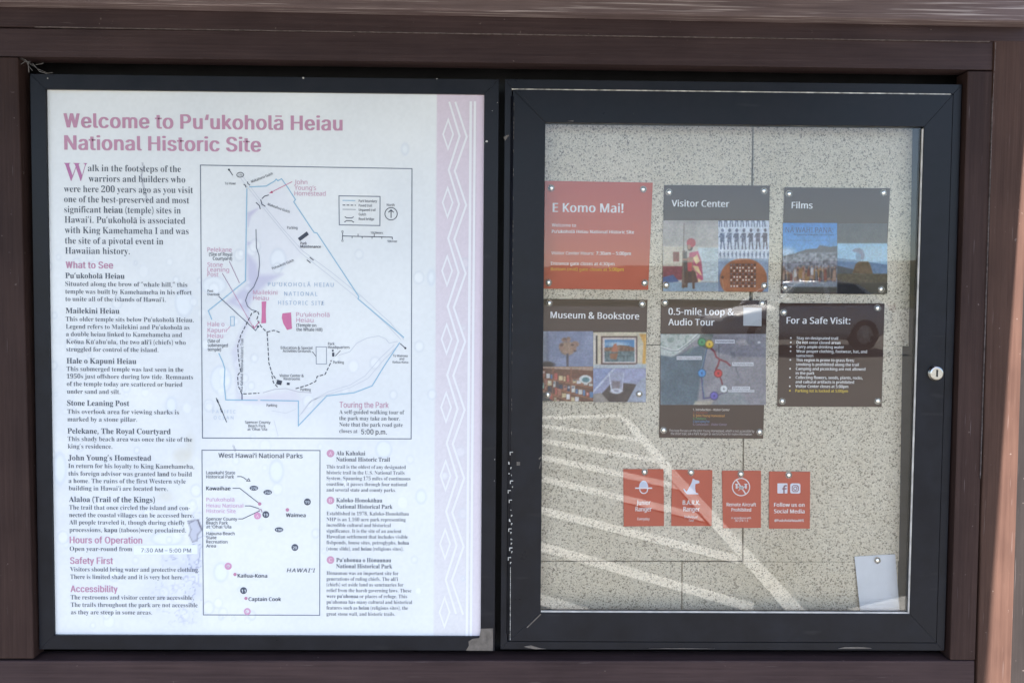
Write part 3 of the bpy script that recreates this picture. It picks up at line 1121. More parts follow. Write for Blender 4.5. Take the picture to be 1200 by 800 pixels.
def body_text(ink):
    S, B = 's', 'sb'
    L = lambda s, x0, x1, y, z=8.0, st=S, col=DARK: ink.text(s, x0, x1, y, z, st, col)
    L('alk in the footsteps of the', 103, 212, 200.7, 11.3)
    L('warriors and builders who', 104, 217, 213, 11.3)
    L('were here 200 years ago as you visit', 75, 226.2, 225, 11.3)
    L('one of the best-preserved and most', 75.2, 221.7, 237, 11.3)
    L('significant *heiau* (temple) sites in', 75.4, 211.7, 249, 11.3)
    L('Hawai‘i. Pu‘ukoholā is associated', 75.7, 217, 261, 11.3)
    L('with King Kamehameha I and was', 76, 221, 273.2, 11.3)
    L('the site of a pivotal event in', 76.2, 191.3, 285.5, 11.3)
    L('Hawaiian history.', 76.4, 152, 297.3, 11.3)
    heads = [('Pu‘ukoholā Heiau', 76.5, 146, 326), ('Mailekini Heiau', 77, 140, 367), ('Hale o Kapuni Heiau', 78, 159.8, 425.7),
             ('Stone Leaning Post', 78.6, 151.5, 475), ('Pelekane, The Royal Courtyard', 79, 200, 507.7), ('John Young’s Homestead', 79.8, 177.2, 539),
             ('Alaloa (Trail of the Kings)', 80.7, 181.5, 587.7)]
    for s, a, b, y in heads:
        L(s, a, b, y, 9.6, B)
    rows = [('Situated along the brow of “whale hill,” this', 76.5, 219.5, 335), ('temple was built by Kamehameha in his effort', 76.6, 224.6, 344),
            ('to unite all of the islands of Hawai‘i.', 76.7, 194, 352.7), ('This older temple sits below Pu‘ukoholā Heiau.', 77, 227, 376.2),
            ('Legend refers to Mailekini and Pu‘ukoholā as', 77.2, 222, 385), ('a double heiau linked to Kamehameha and', 77.4, 213.3, 393.8),
            ('Keōua Kū‘ahu‘ula, the two *ali‘i* (chiefs) who', 77.6, 217.6, 402.7), ('struggled for control of the island.', 77.8, 185.6, 411.6),
            ('This submerged temple was last seen in the', 78, 215, 434.5), ('1950s just offshore during low tide. Remnants', 78.2, 226.2, 443.2),
            ('of the temple today are scattered or buried', 78.3, 213.8, 452), ('under sand and silt.', 78.5, 141, 461),
            ('This overlook area for viewing sharks is', 79, 209.6, 484.5), ('marked by a stone pillar.', 79.1, 160.6, 493.4),
            ('This shady beach area was once the site of the', 79.3, 225.2, 516.4), ('king’s residence.', 79.5, 131.6, 525.1),
            ('In return for his loyalty to King Kamehameha,', 80.1, 227.6, 548), ('this foreign advisor was granted *land* to build', 80.3, 224.8, 557),
            ('a home. The ruins of the first Western style', 80.5, 217.6, 565.5), ('building in Hawai‘i are located here.', 80.6, 196.6, 574.2),
            ('The trail that once circled the island and con-', 81, 222.8, 596.6), ('nected the coastal villages can be accessed here.', 81.1, 227, 605.4),
            ('All people traveled it, though during chiefly', 81.2, 216.8, 614), ('processions, *kapu* (taboos)were proclaimed.', 81.4, 218, 622.8),
            ('Open year-round from', 81.7, 155, 645), ('Visitors should bring water and protective clothing.', 82.2, 233.2, 669),
            ('There is limited shade and it is very hot here.', 82.4, 215, 677.8), ('The restrooms and visitor center are accessible.', 82.8, 227, 701.8),
            ('The trails throughout the park are not accessible', 83, 231.6, 710.5), ('as they are steep in some areas.', 83.2, 178.2, 719.2)]
    for s, a, b, y in rows:
        L(s, a, b, y)
    side = [('This trail is the oldest of any designated', 475.5, 548.6), ('historic trail in the U.S. National Trails', 474, 555.3), ('System. Spanning 175 miles of continuous', 481, 562),
            ('coastline, it passes through four national', 477.2, 568.8), ('and several state and county parks.', 464, 575.6),
            ('Established in 1978, Kaloko-Honokōhau', 479, 603.2), ('NHP is an 1,160 acre park representing', 475.3, 610.1), ('incredible cultural and historical', 458, 616.8),
            ('significance. It is the site of an ancient', 470.4, 623.6), ('Hawaiian settlement that includes visible', 478, 630.3),
            ('fishponds, house sites, petroglyphs, *holua*', 479.2, 637.2), ('(stone slide), and *heiau* (religious sites).', 472.7, 644.4),
            ('Hōnaunau was an important site for', 467, 673), ('generations of ruling chiefs. The *ali‘i*', 466.3, 679.8), ('(chiefs) set aside land as sanctuaries for', 472.6, 686.4),
            ('relief from the harsh governing laws. These', 482, 693.2), ('were *pu‘uhonua* or places of refuge. This', 477, 700), ('pu‘uhonua has many cultural and historical', 483, 706.8),
            ('features such as *heiau* (religious sites), the', 478, 713.6), ('great stone wall, and historic trails.', 463, 720.8)]
    for s, b, y in side:
        L(s, 382.7, b, y, 6.5)
    for s, b, y in (('Ala Kahakai', 428, 533), ('National Historic Trail', 457, 540.2), ('Kaloko-Honokōhau', 448, 588), ('National Historical Park', 460, 595.4),
                    ('Pu‘uhonua o Hōnaunau', 458.4, 658), ('National Historical Park', 459.6, 665.2)):
        L(s, 394, b, y, 7.4, B)
    for y, ch in ((531, 'A'), (586, 'B'), (655.7, 'C')):
        ink.disc(387.3, y, 4.5, PINKL, 0)
        ink.text(ch, 385.6, 389, y+2, 5.6, 'f', (226, 200, 220), layer=2)
    for s, b, y in (('A self-guided walking tour of', 473.8, 484.7), ('the park may take an hour.', 468.6, 492), ('Note that the park road gate', 472, 499.4), ('closes at', 419, 507)):
        L(s, 397.6, b, y, 7.2)

def build_panel():
    zc = EYE
    t = empty('information_panel', (-0.49, 0, zc-0.718), 'black framed welcome panel with faded pink heading, text columns and park map', 'sign')
    o = ((-0.9690, zc-0.7178), (-0.0125, zc+0.4745))
    i = ((-0.9380, zc-0.6882), (-0.0424, zc+0.4442))
    mitre_frame('frame', o, i, 0.0, 0.04, M_ALU, t)
    YS = 0.006
    bm = bmesh.new()
    add_prism(bm, [(-0.95, zc+0.456), (-0.95, zc-0.70), (-0.03, zc-0.70), (-0.03, zc+0.456)], YS+0.0012, YS+0.02)
    bm_obj('backing_sheet', bm, M_BLACK, t)
    stained_sheet().build('printed_sheet', [(50, 100), (572, 100), (572, 750), (50, 750)], YS, M_PANEL, t)
    Y = YS-0.0004
    # heading
    k = Ink(Y)
    k.text('Welcome to Pu‘ukoholā Heiau', 74.5, 401.5, 149.6, 22.6, 'hb', PINK)
    k.cut()
    k.text('National Historic Site', 75.3, 306, 175.6, 22.6, 'hb', PINK)
    k.build_each('heading_line', M_PANEL, t)
    k = Ink(Y)
    for s, a, b, y in (('What to See', 77, 132.7, 314.2), ('Hours of Operation', 81.6, 166.8, 636), ('Safety First', 82, 132.6, 660.2), ('Accessibility', 82.6, 138, 693.2)):
        k.text(s, a, b, y, 10.8, 'hb', PINK)
        k.cut()
    k.text('Touring the Park', 397.8, 455.5, 477.4, 9.4, 'h', PINK)
    k.build_each('subheading', M_PANEL, t)
    k = Ink(Y)
    k.text('W', 75, 102.5, 211.8, 31, 's', (176, 116, 160))
    k.build('drop_capital', M_PANEL, t)
    k = Ink(Y)
    body_text(k)
    k.build('body_text', M_PANEL, t)
    # border pattern
    k = Ink(Y)
    wht = (226, 227, 233)
    def bx(x, y):     # band coordinates, straightened for the lean of the panel
        return (x - (y-110)*0.0075, y)
    y0, per = 119.5, 79.9
    za, zb = [], []
    n = 0
    y = y0
    while y < 742:
        left = n % 2 == 0
        za.append(bx(526.5 if left else 539, y))
        zb.append(bx(533.6 if left else 547.3, y+(0 if n == 0 else 1.0)))
        y += per/2
        n += 1
    for q in (za, zb):
        q[-1:] = [(q[-1][0], min(q[-1][1], 744))]
        k.line(q, 2.3, wht)
    y = y0+per/2-2
    while y < 735:
        k.line([bx(525.5, y-17), bx(531.4, y), bx(525.5, y+17), bx(519.6, y)], 1.9, wht, closed=True)
        y += per
    for x, w in ((551.8, 2.9), (556.6, 2.6)):
        k.line([bx(x, 119), bx(x, 745)], w, wht, 1)
    k.build('border_pattern', M_PANEL, t)
    park_map(t, Y)
    district_map(t, Y)
    # stickers
    k = Ink(Y-0.0004)
    k.poly([(156.5, 638.5), (231.5, 638), (231.6, 648.8), (157, 649.4)], (224, 230, 236))
    k.text('7:30 AM – 5:00 PM', 165.4, 224, 646.6, 6.4, 'h', (92, 96, 108), layer=2)
    k.build('hours_sticker', M_PANEL, t)
    k = Ink(Y-0.0004)
    k.text('5:00 p.m.', 423.3, 453.3, 508.6, 8.2, 'h', (66, 70, 84), layer=2)
    k.build('time_sticker', M_PANEL, t)
    # worn corner of the frame and paint chips
    bm = bmesh.new()
    add_prism(bm, quad_px([(546, 761.6), (549.5, 756), (549, 751), (553.5, 748), (561.6, 746.8), (563.5, 736), (577.8, 735.6), (577.6, 761.8)], 0)[::1], -0.0008, 0.002)
    bm_obj('worn_corner', bm, M_WORN, t)
    for x, y, s in ((570.5, 166, 1.6), (567, 168, .7), (587.5, 120, .0), (56, 92, .7), (355.5, 91.6, 1.1), (583, 120.5, .5), (579.7, 538, .6), (579.4, 563, .5), (512, 92.6, .6), (577, 130, .5)):
        if s:
            q = [(x+s*random.uniform(.6, 1.2)*math.cos(a), y+s*random.uniform(.6, 1.2)*math.sin(a)) for a in [k*math.pi/3 for k in range(6)]]
            bm = bmesh.new()
            add_prism(bm, quad_px(q, 0), -0.0006, 0.001)
            bm_obj('paint_chip', bm, M_CHIP, t)

def frame_rect(k, tl, tr, br, bl, w, col):
    k.line([tl, tr, br, bl], w, col, 0, closed=True)

def park_map(t, Y):
    k = Ink(Y)
    G = (196, 201, 212)
    BL = (140, 180, 206)
    K = (62, 68, 84)
    frame_rect(k, (234.8, 193.6), (482.8, 197.8), (481.8, 514), (237.2, 513), 1.0, (96, 106, 124))
    # roads
    for d in (0, 3.2):
        k.line([(282+d, 209-d*.4), (300+d, 232), (312+d, 248), (330+d, 270), (352+d, 296-d*.5), (385+d, 322-d), (420+d, 350-d), (455+d, 382-d), (470+d, 398)], 0.7, G)
        k.line([(350+d, 488-d), (362+d, 472-d), (384, 459+d), (410, 451+d), (428+d, 440+d), (445+d, 420+d), (462+d, 404+d*.6)], 0.7, G)
    k.line([(397, 416), (410, 412), (418, 402), (430, 396), (444, 393.5), (452, 397), (456, 402), (466, 400)], 0.8, G)
    k.line([(308, 460), (322, 456), (335, 455), (350, 459), (365, 460)], 0.9, (186, 186, 198))
    k.line([(318, 481), (335, 484), (347, 479)], 0.7, (204, 208, 216))
    k.line([(321, 492), (326, 511)], 0.7, (204, 208, 216))
    # park boundary
    k.line([(292, 219.2), (312, 218.2), (322, 212.2), (323.6, 210), (325.6, 212), (330, 209.6), (338, 221), (346.2, 234), (344.2, 236.6), (368, 272.4), (371.5, 273.2), (420.5, 347.5), (419.5, 350.2), (473.5, 395.6)], 1.2, BL, 1)
    k.line([(289.3, 221), (287.6, 329), (263, 349), (244, 364), (248.3, 374.5)], 1.2, BL, 1)
    k.line([(256.3, 413.6), (261, 424), (263.5, 432), (262.6, 450), (264.6, 468.4), (302, 468.8)], 1.2, BL, 1)
    k.line([(305, 468.8), (349.7, 469.6), (349.7, 498.6), (383, 463.7), (415, 460), (436, 452), (450, 429), (468.4, 401.2)], 1.2, BL, 1)
    k.line([(283.6, 461), (283.6, 468)], 1.3, (88, 96, 128), 1)
    # unpaved and paved trails
    k.line([(300, 268.6), (300.4, 290), (303.5, 299), (304.2, 310), (302.5, 324), (297.5, 336), (290.5, 344), (287.7, 352), (290.2, 359), (295, 363), (300.8, 364.6)], 0.9, (96, 102, 120), 2)
    for q in ([(300.5, 364.6), (295, 367), (292.6, 372), (288, 381), (282, 393), (278.6, 405), (279.2, 415), (281, 431), (282.4, 434), (278.4, 440), (279.2, 452), (283.5, 461.5), (304, 460.4)],
              [(302, 365), (303.2, 368), (301, 374), (306, 382.5), (313, 389.5)], [(313, 389), (321, 387), (328.6, 389.6)],
              [(313, 390), (314, 405), (315, 425), (319, 438), (324, 445)], [(318.6, 440), (320.4, 448), (326.4, 454.6)],
              [(346.5, 455.2), (361, 451), (370, 446.6), (371.6, 441), (381, 438.4), (387, 426), (388.2, 422)]):
        k.dash(q, 1.1, K, 4, 1.7, 2)
    for q in ([(268, 198.4), (272.8, 205.6)], [(469, 402.4), (475.2, 408)], [(253.3, 466), (259.6, 480)], [(256.5, 473), (265.6, 494.5)]):
        k.line(q, 0.9, K, 2)
    k.disc(268.3, 199, 1.2, K, 2)
    k.disc(475, 407.8, 1.2, K, 2)
    k.line([(254.2, 468), (255.8, 471.5)], 1.8, K, 3)
    k.line([(258.5, 478.5), (260.5, 482.8)], 1.8, K, 3)
    k.ring(281.5, 205, 4, 0.8, K, 2, 2.8)
    # bridges
    for q in ([(285.5, 216), (287.5, 217.4), (288.5, 220)], [(290, 213), (290.6, 215.5), (293, 217)], [(300, 237.4), (304, 241), (305, 245)], [(305.5, 234), (307, 239.5), (311, 242)],
              [(307, 233), (310, 230), (315, 228.6)], [(359.5, 304.5), (364, 308)], [(363, 301.5), (367.5, 305)]):
        k.line(q, 1.0, K, 2)
    # buildings
    k.poly([(349, 279.2), (359.6, 271.2), (362, 275), (351.6, 282.6)], K, 2)
    k.poly([(325, 444.6), (330.8, 446.2), (329.4, 451.2), (323.4, 449.8)], K, 2)
    k.poly([(336.3, 448), (339.6, 448.4), (339.4, 451), (336, 450.8)], K, 2)
    k.rect(389, 409.6, 391, 411.8, K, 2)
    k.rect(389.2, 413, 391.8, 417.6, K, 2)
    k.line([(393, 417), (399, 410.6)], 0.7, K, 2)
    k.line([(370.4, 406.4), (382.6, 406.4), (382.6, 426.4), (370.6, 426.4)], 0.8, (140, 148, 164), 2, closed=True)
    k.line([(366, 411.8), (370.4, 417.6)], 0.7, K, 2)
    k.poly([(306.6, 353.4), (312, 353), (311.4, 365), (311.8, 378.4), (306.2, 378.8), (306.8, 366)], (196, 112, 154), 2)
    k.poly([(331, 367.2), (341, 366), (341.6, 376), (342.2, 385), (336.4, 386.6), (332, 379), (330.2, 372)], (196, 112, 154), 2)
    # leaders
    k.line([(268.6, 306), (280.6, 331.6)], 0.7, (150, 120, 150), 2)
    k.line([(260.4, 320), (272, 340)], 0.7, (150, 120, 150), 2)
    k.line([(272, 340), (297, 384)], 0.6, (186, 120, 160), 2)
    k.line([(256.2, 347.2), (299.5, 387.2), (303, 382)], 0.9, (92, 98, 116), 2)
    k.line([(296.6, 381), (298, 384.5), (304, 376.5)], 0.8, (186, 100, 144), 3)
    k.disc(302.4, 382.6, 1.3, K, 3)
    k.line([(342.5, 213), (318, 225.4)], 0.8, (196, 120, 150), 2)
    k.poly([(315.4, 226.6), (318.6, 223.6), (320, 226.4)], (196, 90, 130), 2)
    k.line([(264.8, 388), (270, 382)], 0.7, PINKL, 2)
    k.line([(270.2, 371), (274.6, 371), (274.6, 381.4), (270.2, 381.4)], 0.8, BL, 2, closed=True)
    # legend
    k.line([(397.2, 229.6), (445.4, 230.4), (445.2, 264.4), (397.6, 263.6)], 1.0, (110, 118, 134), 1, closed=True)
    k.line([(401.5, 235), (416.4, 235.2)], 1.0, BL, 1)
    k.dash([(401.5, 240.4), (417, 240.6)], 1.0, K, 3.2, 1.5, 1)
    k.line([(401.5, 245.4), (417, 245.6)], 0.8, (140, 146, 160), 1)
    k.line([(404, 253.8), (406, 255.4), (412, 255.6), (414.5, 254)], 0.9, K, 1)
    k.line([(403.6, 260.4), (406, 258.6), (412, 258.8), (414.8, 260.6)], 0.9, K, 1)
    k.ring(458.3, 250.6, 7.2, 0.9, K, 1)
    k.line([(458.3, 255.4), (458.3, 246.4)], 1.0, K, 1)
    k.line([(455.2, 249), (458.3, 246), (461.4, 249)], 1.0, K, 2)
    k.line([(401.4, 272.6), (401.4, 281)], .8, K, 1)
    k.line([(401.4, 276.6), (459.6, 278), (459.8, 280.4)], .9, K, 1)
    for x, y0, y1 in ((412.6, 277, 279.4), (419.6, 274, 277), (424.4, 277, 279.6), (436, 277, 279.8), (438.6, 273.6, 277.6), (447.4, 277.6, 280)):
        k.line([(x, y0), (x, y1)], .7, K, 1)
    k.build('map_drawing', M_PANEL, t)

    k = Ink(Y-0.0003)
    def T(s, a, b, y, z, st='f', col=K, **q):
        k.auto_cut(a, y)
        k.text(s, a, b, y, z*0.88, st, col, **q)
    T('To Hawi', 263.3, 276, 216.4, 4.4)
    T('270', 279.3, 283.7, 206.2, 3.4)
    T('Makahuna Gulch', 295, 320, 214.4, 4.6, base1=204.6)
    T('Makeahua Gulch', 313.4, 339, 240.6, 4.8, base1=249.8)
    T('Pohaukole Gulch', 319.4, 344.6, 316, 4.6, base1=306)
    for s, b, y in (('John', 360.2, 216), ('Young’s', 370.4, 222.6), ('Homestead', 381.6, 229.2)):
        T(s, 345, b, y, 8.2, 'fl', PINKL)
    T('Parking', 336.5, 348.6, 268.4, 5)
    T('Park', 352, 359.6, 286.6, 5, 'fb')
    T('Maintenance', 352, 376, 290.4, 5, 'fb')
    for s, a, b, y, c in (('Pelekane', 243, 271.6, 295, PINKL), ('Stone', 243, 261, 312.6, PINKL), ('Leaning', 243, 268.4, 318.4, PINKL), ('Post', 243, 256, 324, PINKL),
                          ('Mailekini', 296.6, 325, 345, PINKL), ('Heiau', 296.6, 315, 351.6, PINKL), ('Pu‘ukoholā', 347, 386.2, 371, PINKL), ('Heiau', 347, 367.4, 377.4, PINKL),
                          ('Hale o', 243.2, 263, 382.2, PINKL), ('Kapuni', 243.2, 265.4, 389.2, PINKL), ('Heiau', 243.2, 261.4, 395.8, PINKL)):
        T(s, a, b, y, 8.0, 'fl', c)
    for s, a, b, y in (('(Site of Royal', 245, 272, 299.8), ('Courtyard)', 249.4, 272, 304.8), ('(Temple on', 347.2, 370.6, 382.8), ('the Whale Hill)', 347.2, 377.8, 387.8),
                       ('(Site of', 243.4, 258, 401.2), ('submerged', 243.4, 267, 406.2), ('temple)', 243.4, 259, 411.2)):
        T(s, a, b, y, 6.0)
    T('Post', 243, 250, 342.2, 4.4)
    T('Overlook', 243, 257.6, 346.2, 4.4)
    for s, a, b, y in (('PU‘UKOHOLĀ HEIAU', 314, 391, 335.4), ('NATIONAL', 333, 372, 346.4), ('HISTORIC SITE', 326, 380, 357)):
        T(s, a, b, y, 7.4, 'f', BLUEG, track=0.2)
    T('I', 376.6, 378, 357.4, 7, 'fb', (70, 74, 92), layer=2, slant=.3)
    T('PACIFIC', 249, 276, 484, 6.2, 'fl', (186, 198, 216), track=0.25)
    T('OCEAN', 250.4, 273.6, 491, 6.2, 'fl', (186, 198, 216), track=0.25)
    T('Ala Kahakai National Historic Trail', 284.6, 285.2, 458.5, 5.2, base1=397, col=(74, 80, 100))
    for s, a, b, y in (('Education & Special', 329, 366, 408.8), ('Activities Grounds', 331.4, 364.6, 412.6), ('Park', 384.4, 392, 404.2), ('Headquarters', 384.4, 409.8, 408.2),
                       ('Parking', 390.6, 402.8, 425.8), ('Visitor Center &', 327.4, 356, 441.4), ('Restrooms', 332.4, 351.6, 445.2), ('Parking', 352.2, 364, 457.8), ('Parking', 312.4, 324.6, 476.2),
                       ('Spencer County', 287, 317, 496), ('Beach Park', 291, 311.2, 500.2), ('at ‘Ohai ‘Ula', 290, 313, 504.2)):
        T(s, a, b, y, 5.0)
    for s, a, b, y in (('To Waimea', 460.4, 477.6, 418), ('and', 468, 473.6, 421.6), ('Kailua-Kona', 460, 478.4, 425.4)):
        T(s, a, b, y, 4.2)
    for s, b, y in (('Park boundary', 441.6, 237), ('Paved trail', 435.8, 242.2), ('Unpaved trail', 440, 247.4), ('Gulch', 428.8, 252.6), ('Road bridge', 438.4, 258)):
        T(s, 420.4, b, y, 4.6)
    T('North', 453.2, 462.4, 241.6, 4.4)
    T('100 Meters', 434.4, 448.8, 274, 4)
    T('500 Feet', 454.2, 465.4, 284, 4)
    T('0', 400.2, 402.4, 272.8, 4)
    T('0', 400.2, 402.4, 283.4, 4)
    k.build_each('place_name', M_PANEL, t)

def district_map(t, Y):
    k = Ink(Y)
    K = (62, 68, 84)
    D = (78, 84, 100)
    frame_rect(k, (236.6, 527.2), (375, 527.6), (374.6, 720.4), (238.3, 720), 1.0, (104, 112, 130))
    k.line([(278, 558), (282.5, 558), (286, 559.6), (289, 562)], .9, D, 1)
    k.line([(289, 563.4), (291.4, 560.4), (293, 563.4)], .8, D, 1, closed=True)
    k.line([(272.6, 571.8), (281, 571.8), (303.5, 589.4)], .9, D, 1)
    k.line([(287, 592.4), (293.4, 592.4), (303.6, 595.6)], .9, D, 1)
    k.line([(279.4, 607.6), (284.4, 607.6), (304.6, 598)], .9, D, 1)
    k.line([(303, 597), (306, 596.4), (307.2, 600)], .8, (150, 110, 140), 2)
    for x, y in ((297.5, 571.6), (313.7, 576.5), (327, 620.3)):
        k.disc(x, y, 5, D, 1, 2.9)
    for x, y in ((360.2, 587.7), (311.5, 602.5), (345.5, 641), (285.4, 691.5)):
        k.disc(x, y, 4, D, 1)
    for x, y, r in ((304.3, 590, 2), (336.8, 597, 2.1), (275.4, 672.6, 2), (288.2, 700.6, 1.9)):
        k.disc(x, y, r, (186, 130, 160), 2)
    k.disc(301.7, 604, 4.1, (206, 150, 186), 2)
    k.ring(267.4, 663, 3.1, 2.2, (204, 150, 184), 2)
    k.ring(289.8, 716, 3.1, 2.0, (204, 160, 190), 2)
    k.build('district_map_drawing', M_PANEL, t)
    k = Ink(Y-0.0003)
    def T(s, a, b, y, z, st='f', col=K, **q):
        k.auto_cut(a, y)
        k.text(s, a, b, y, z*0.88, st, col, **q)
    T('West Hawai‘i National Parks', 256, 354.6, 536, 8.8)
    for s, b, y, c in (('Lapakahi State', 275.6, 555.2, K), ('Historical Park', 274.2, 560, K), ('Spencer County', 278, 609.4, K), ('Beach Park', 267, 614, K), ('at ‘Ohai ‘Ula', 271, 618.6, K),
                       ('Hapuna Beach', 275, 626.4, K), ('State', 253.6, 631.2, K), ('Recreation', 266.6, 636.2, K), ('Area', 253, 641, K)):
        T(s, 241.6, b, y, 5.9, 'f', c)
    for s, b, y in (('Pu‘ukoholā', 274.6, 587.2), ('Heiau National', 285, 594.2), ('Historic Site', 276.2, 600.6)):
        T(s, 241.8, b, y, 7.2, 'f', (204, 168, 198))
    T('Kawaihae', 241.6, 270.2, 574, 7.0, 'fb')
    T('Waimea', 335, 358.2, 605.4, 7.0, 'fb')
    T('Kailua-Kona', 278.4, 313.2, 676.2, 7.0, 'fb')
    T('Captain Cook', 291.2, 329.4, 703.6, 7.0, 'fb')
    T('HAWAI‘I', 336, 369.6, 670, 7.4, 'f', track=.12, slant=.22)
    for s, x, y, z in (('270', 297.5, 573.2, 4.4), ('250', 313.7, 578.1, 4.4), ('190', 327, 621.9, 4.4), ('19', 360.2, 589.6, 5.2), ('19', 311.5, 604.4, 5.2), ('20', 345.5, 642.9, 5.2), ('11', 285.4, 693.4, 5.2)):
        h = 1.25*len(s)
        T(s, x-h, x+h, y, z, 'fb', (206, 214, 226), layer=2)
    T('A', 300.2, 303.4, 606, 5.4, 'f', (232, 206, 224), layer=3)
    T('B', 266.2, 268.8, 664.6, 4.6, 'f', (204, 150, 184), layer=3)
    T('C', 288.6, 291.2, 717.6, 4.6, 'f', (204, 160, 190), layer=3)
    k.build_each('place_name', M_PANEL, t)

build_panel()

# ================================================================== RIGHT NOTICE CASE
YB = 0.045      # face of the tack board
def build_case():
    zc = EYE
    t = empty('notice_case', (0.47, 0, zc-0.7146), 'black aluminium notice case with a glazed locked door over a speckled board', 'display case')
    O = ((0.0, zc-0.7146), (0.9455, zc+0.4753))
    Di = ((0.0165, zc-0.696), (0.926, zc+0.4535))
    G = ((0.0838, zc-0.6346), (0.8680, zc+0.3876))
    mitre_frame('case_body', O, ((0.0145, zc-0.6985), (0.9285, zc+0.456)), 0.0, 0.075, M_ALU, t)
    mitre_frame('case_lining', ((0.016, zc-0.697), (0.927, zc+0.4545)), ((0.045, zc-0.67), (0.905, zc+0.425)), 0.018, 0.07, M_BLACK, t)
    d = mitre_frame('door_frame', Di, G, -0.003, 0.016, M_ALU, t, gap=0.0002)
    # bright bare strip above the door
    bm = bmesh.new()
    z = zc+0.4545
    add_prism(bm, [(0.014, z+0.0015), (0.014, z-0.0012), (0.922, z-0.0012), (0.922, z+0.0015)], -0.0012, 0.012)
    bm_obj('top_strip', bm, M_STRIPMETAL, t)
    # hinge along the left edge with chipped knuckles
    bm = bmesh.new()
    bmesh.ops.create_cone(bm, cap_ends=True, segments=12, radius1=.0035, radius2=.0035, depth=1.12,
                          matrix=Matrix.Translation((0.0155, -0.001, zc-0.12)))
    h = bm_obj('hinge', bm, M_ALU, t, True)
    bm = bmesh.new()
    def fleck(x, y, w, hh):
        w, hh = w*.85, hh*.85
        if random.random() < .6:
            q = [(x-w/2, y-hh/2), (x-w/2, y+hh/2), (x-w/2+.9, y+hh/2), (x-w/2+.9, y-hh/2)]
            add_prism(bm, quad_px(q, -0.0046), -0.0052, -0.002)
            q = [(x-w/2, y-hh/2), (x-w/2, y-hh/2+.9), (x+w/2, y-hh/2+.9), (x+w/2, y-hh/2)]
            add_prism(bm, quad_px(q, -0.0046), -0.0054, -0.002)
        else:
            q = [(x+random.uniform(-w/2, w/2), y+random.uniform(-hh/2, hh/2)) for _ in range(4)]
            cx, cy = sum(p[0] for p in q)/4, sum(p[1] for p in q)/4
            q.sort(key=lambda p: math.atan2(p[1]-cy, p[0]-cx))
            add_prism(bm, quad_px(q, -0.0046), -0.0052, -0.002)
    for y in np.arange(531, 660, 11.2):
        bm = bmesh.new()
        fleck(597.5+random.uniform(-1, 2), y, 4.4, 4.6)
        bm_obj('hinge_scuff', bm, M_CHIP, t)
        if random.random() < .5:
            bm = bmesh.new()
            fleck(598.5+random.uniform(-1, 2), y+random.uniform(3, 6), 2, 2.5)
            bm_obj('hinge_scuff', bm, M_CHIP, t)
    bm = bmesh.new()
    for y in np.arange(664, 748, 2.6):
        x = 598.2-(y-664)*0.004
        wd = random.uniform(.35, .8)
        bm = bmesh.new()
        add_prism(bm, quad_px([(x-wd/2, y), (x-wd/2, y+random.uniform(1, 2.2)), (x+wd/2, y+2.2), (x+wd/2, y)], -0.0046), -0.0052, -0.002)
        bm_obj('hinge_scuff', bm, M_CHIP, t)
    for y in np.arange(104, 520, 5.5):
        x = 602.4-(y-104)*0.0075
        if random.random() < .35:
            bm = bmesh.new()
            add_prism(bm, quad_px([(x-.25, y), (x-.25, y+random.uniform(1, 4)), (x+.25, y+4), (x+.25, y)], -0.0046), -0.0052, -0.002)
            bm_obj('hinge_scuff', bm, M_WORN, t)
    chips = [([(590, 161), (594, 158.6), (597, 158.4), (594, 162), (592, 165)], -0.001), ([(605.5, 541), (609.4, 541), (609.4, 545), (605.5, 545)], -0.004),
             ([(631, 537), (634.2, 534.6), (634.4, 536), (632, 538.2)], -0.004), ([(634, 540), (634.8, 540), (632.6, 549), (631.8, 548)], -0.004),
             ([(614, 757), (622, 755.6), (632, 758.6), (640, 759.6), (628, 760), (619, 758.6)], -0.001), ([(982, 759.4), (990, 757.6), (1012, 757.6), (1022, 759.2)], -0.001),
             ([(760, 759.2), (800, 758.8), (838, 759.4), (800, 759.6)], -0.001), ([(665, 142), (672, 141.4), (672, 142.6)], -0.004)]
    for q, y in chips:
        bm = bmesh.new()
        add_prism(bm, quad_px(q, y), y-0.0006, y+0.002)
        bm_obj('paint_chip', bm, M_WORN, t)
    # pale mitre scratches on the door
    for (ax, ay), (bx, by), wd in (((617.2, 734.4), (633.4, 718.6), .8), ((1067.6, 720), (1098, 750), .5), ((613, 113), (635, 140), .2)):
        bm = bmesh.new()
        add_prism(bm, quad_px([(ax, ay), (ax+wd, ay+wd), (bx+wd, by+wd), (bx, by)], -0.003), -0.0036, -0.002)
        bm_obj('mitre_scratch', bm, M_WORN, t)
    # glazing and its gasket
    g = box('glass_pane', 0.072, 0.880, 0.003, 0.0065, zc-0.648, zc+0.402, M_GLASS, t)
    bm = bmesh.new()
    x = G[1][0]
    add_prism(bm, [(x-0.0026, G[1][1]-0.004), (x-0.0026, G[0][1]), (x+0.001, G[0][1]), (x+0.001, G[1][1]-0.004)], -0.0008, 0.0025)
    add_prism(bm, [(G[0][0]+0.001, G[0][1]+0.0028), (G[0][0]+0.001, G[0][1]-0.001), (x-0.003, G[0][1]-0.001), (x-0.003, G[0][1]+0.0028)], -0.0008, 0.0025)
    bm_obj('glass_gasket', bm, M_GASKET, t)
    # lock
    lx, lz = P(1095.5, 437, -0.004)
    bm = bmesh.new()
    prof = [(0.0, -0.0125), (0.0115, -0.0125), (0.0135, -0.0115), (0.0160, -0.007), (0.0168, -0.003), (0.0168, 0.002)]
    n = 32
    rings = []
    for rr, yy in prof[1:]:
        rings.append([bm.verts.new((lx+rr*math.cos(2*math.pi*k/n), yy, lz+rr*math.sin(2*math.pi*k/n))) for k in range(n)])
    bm.faces.new(rings[0])
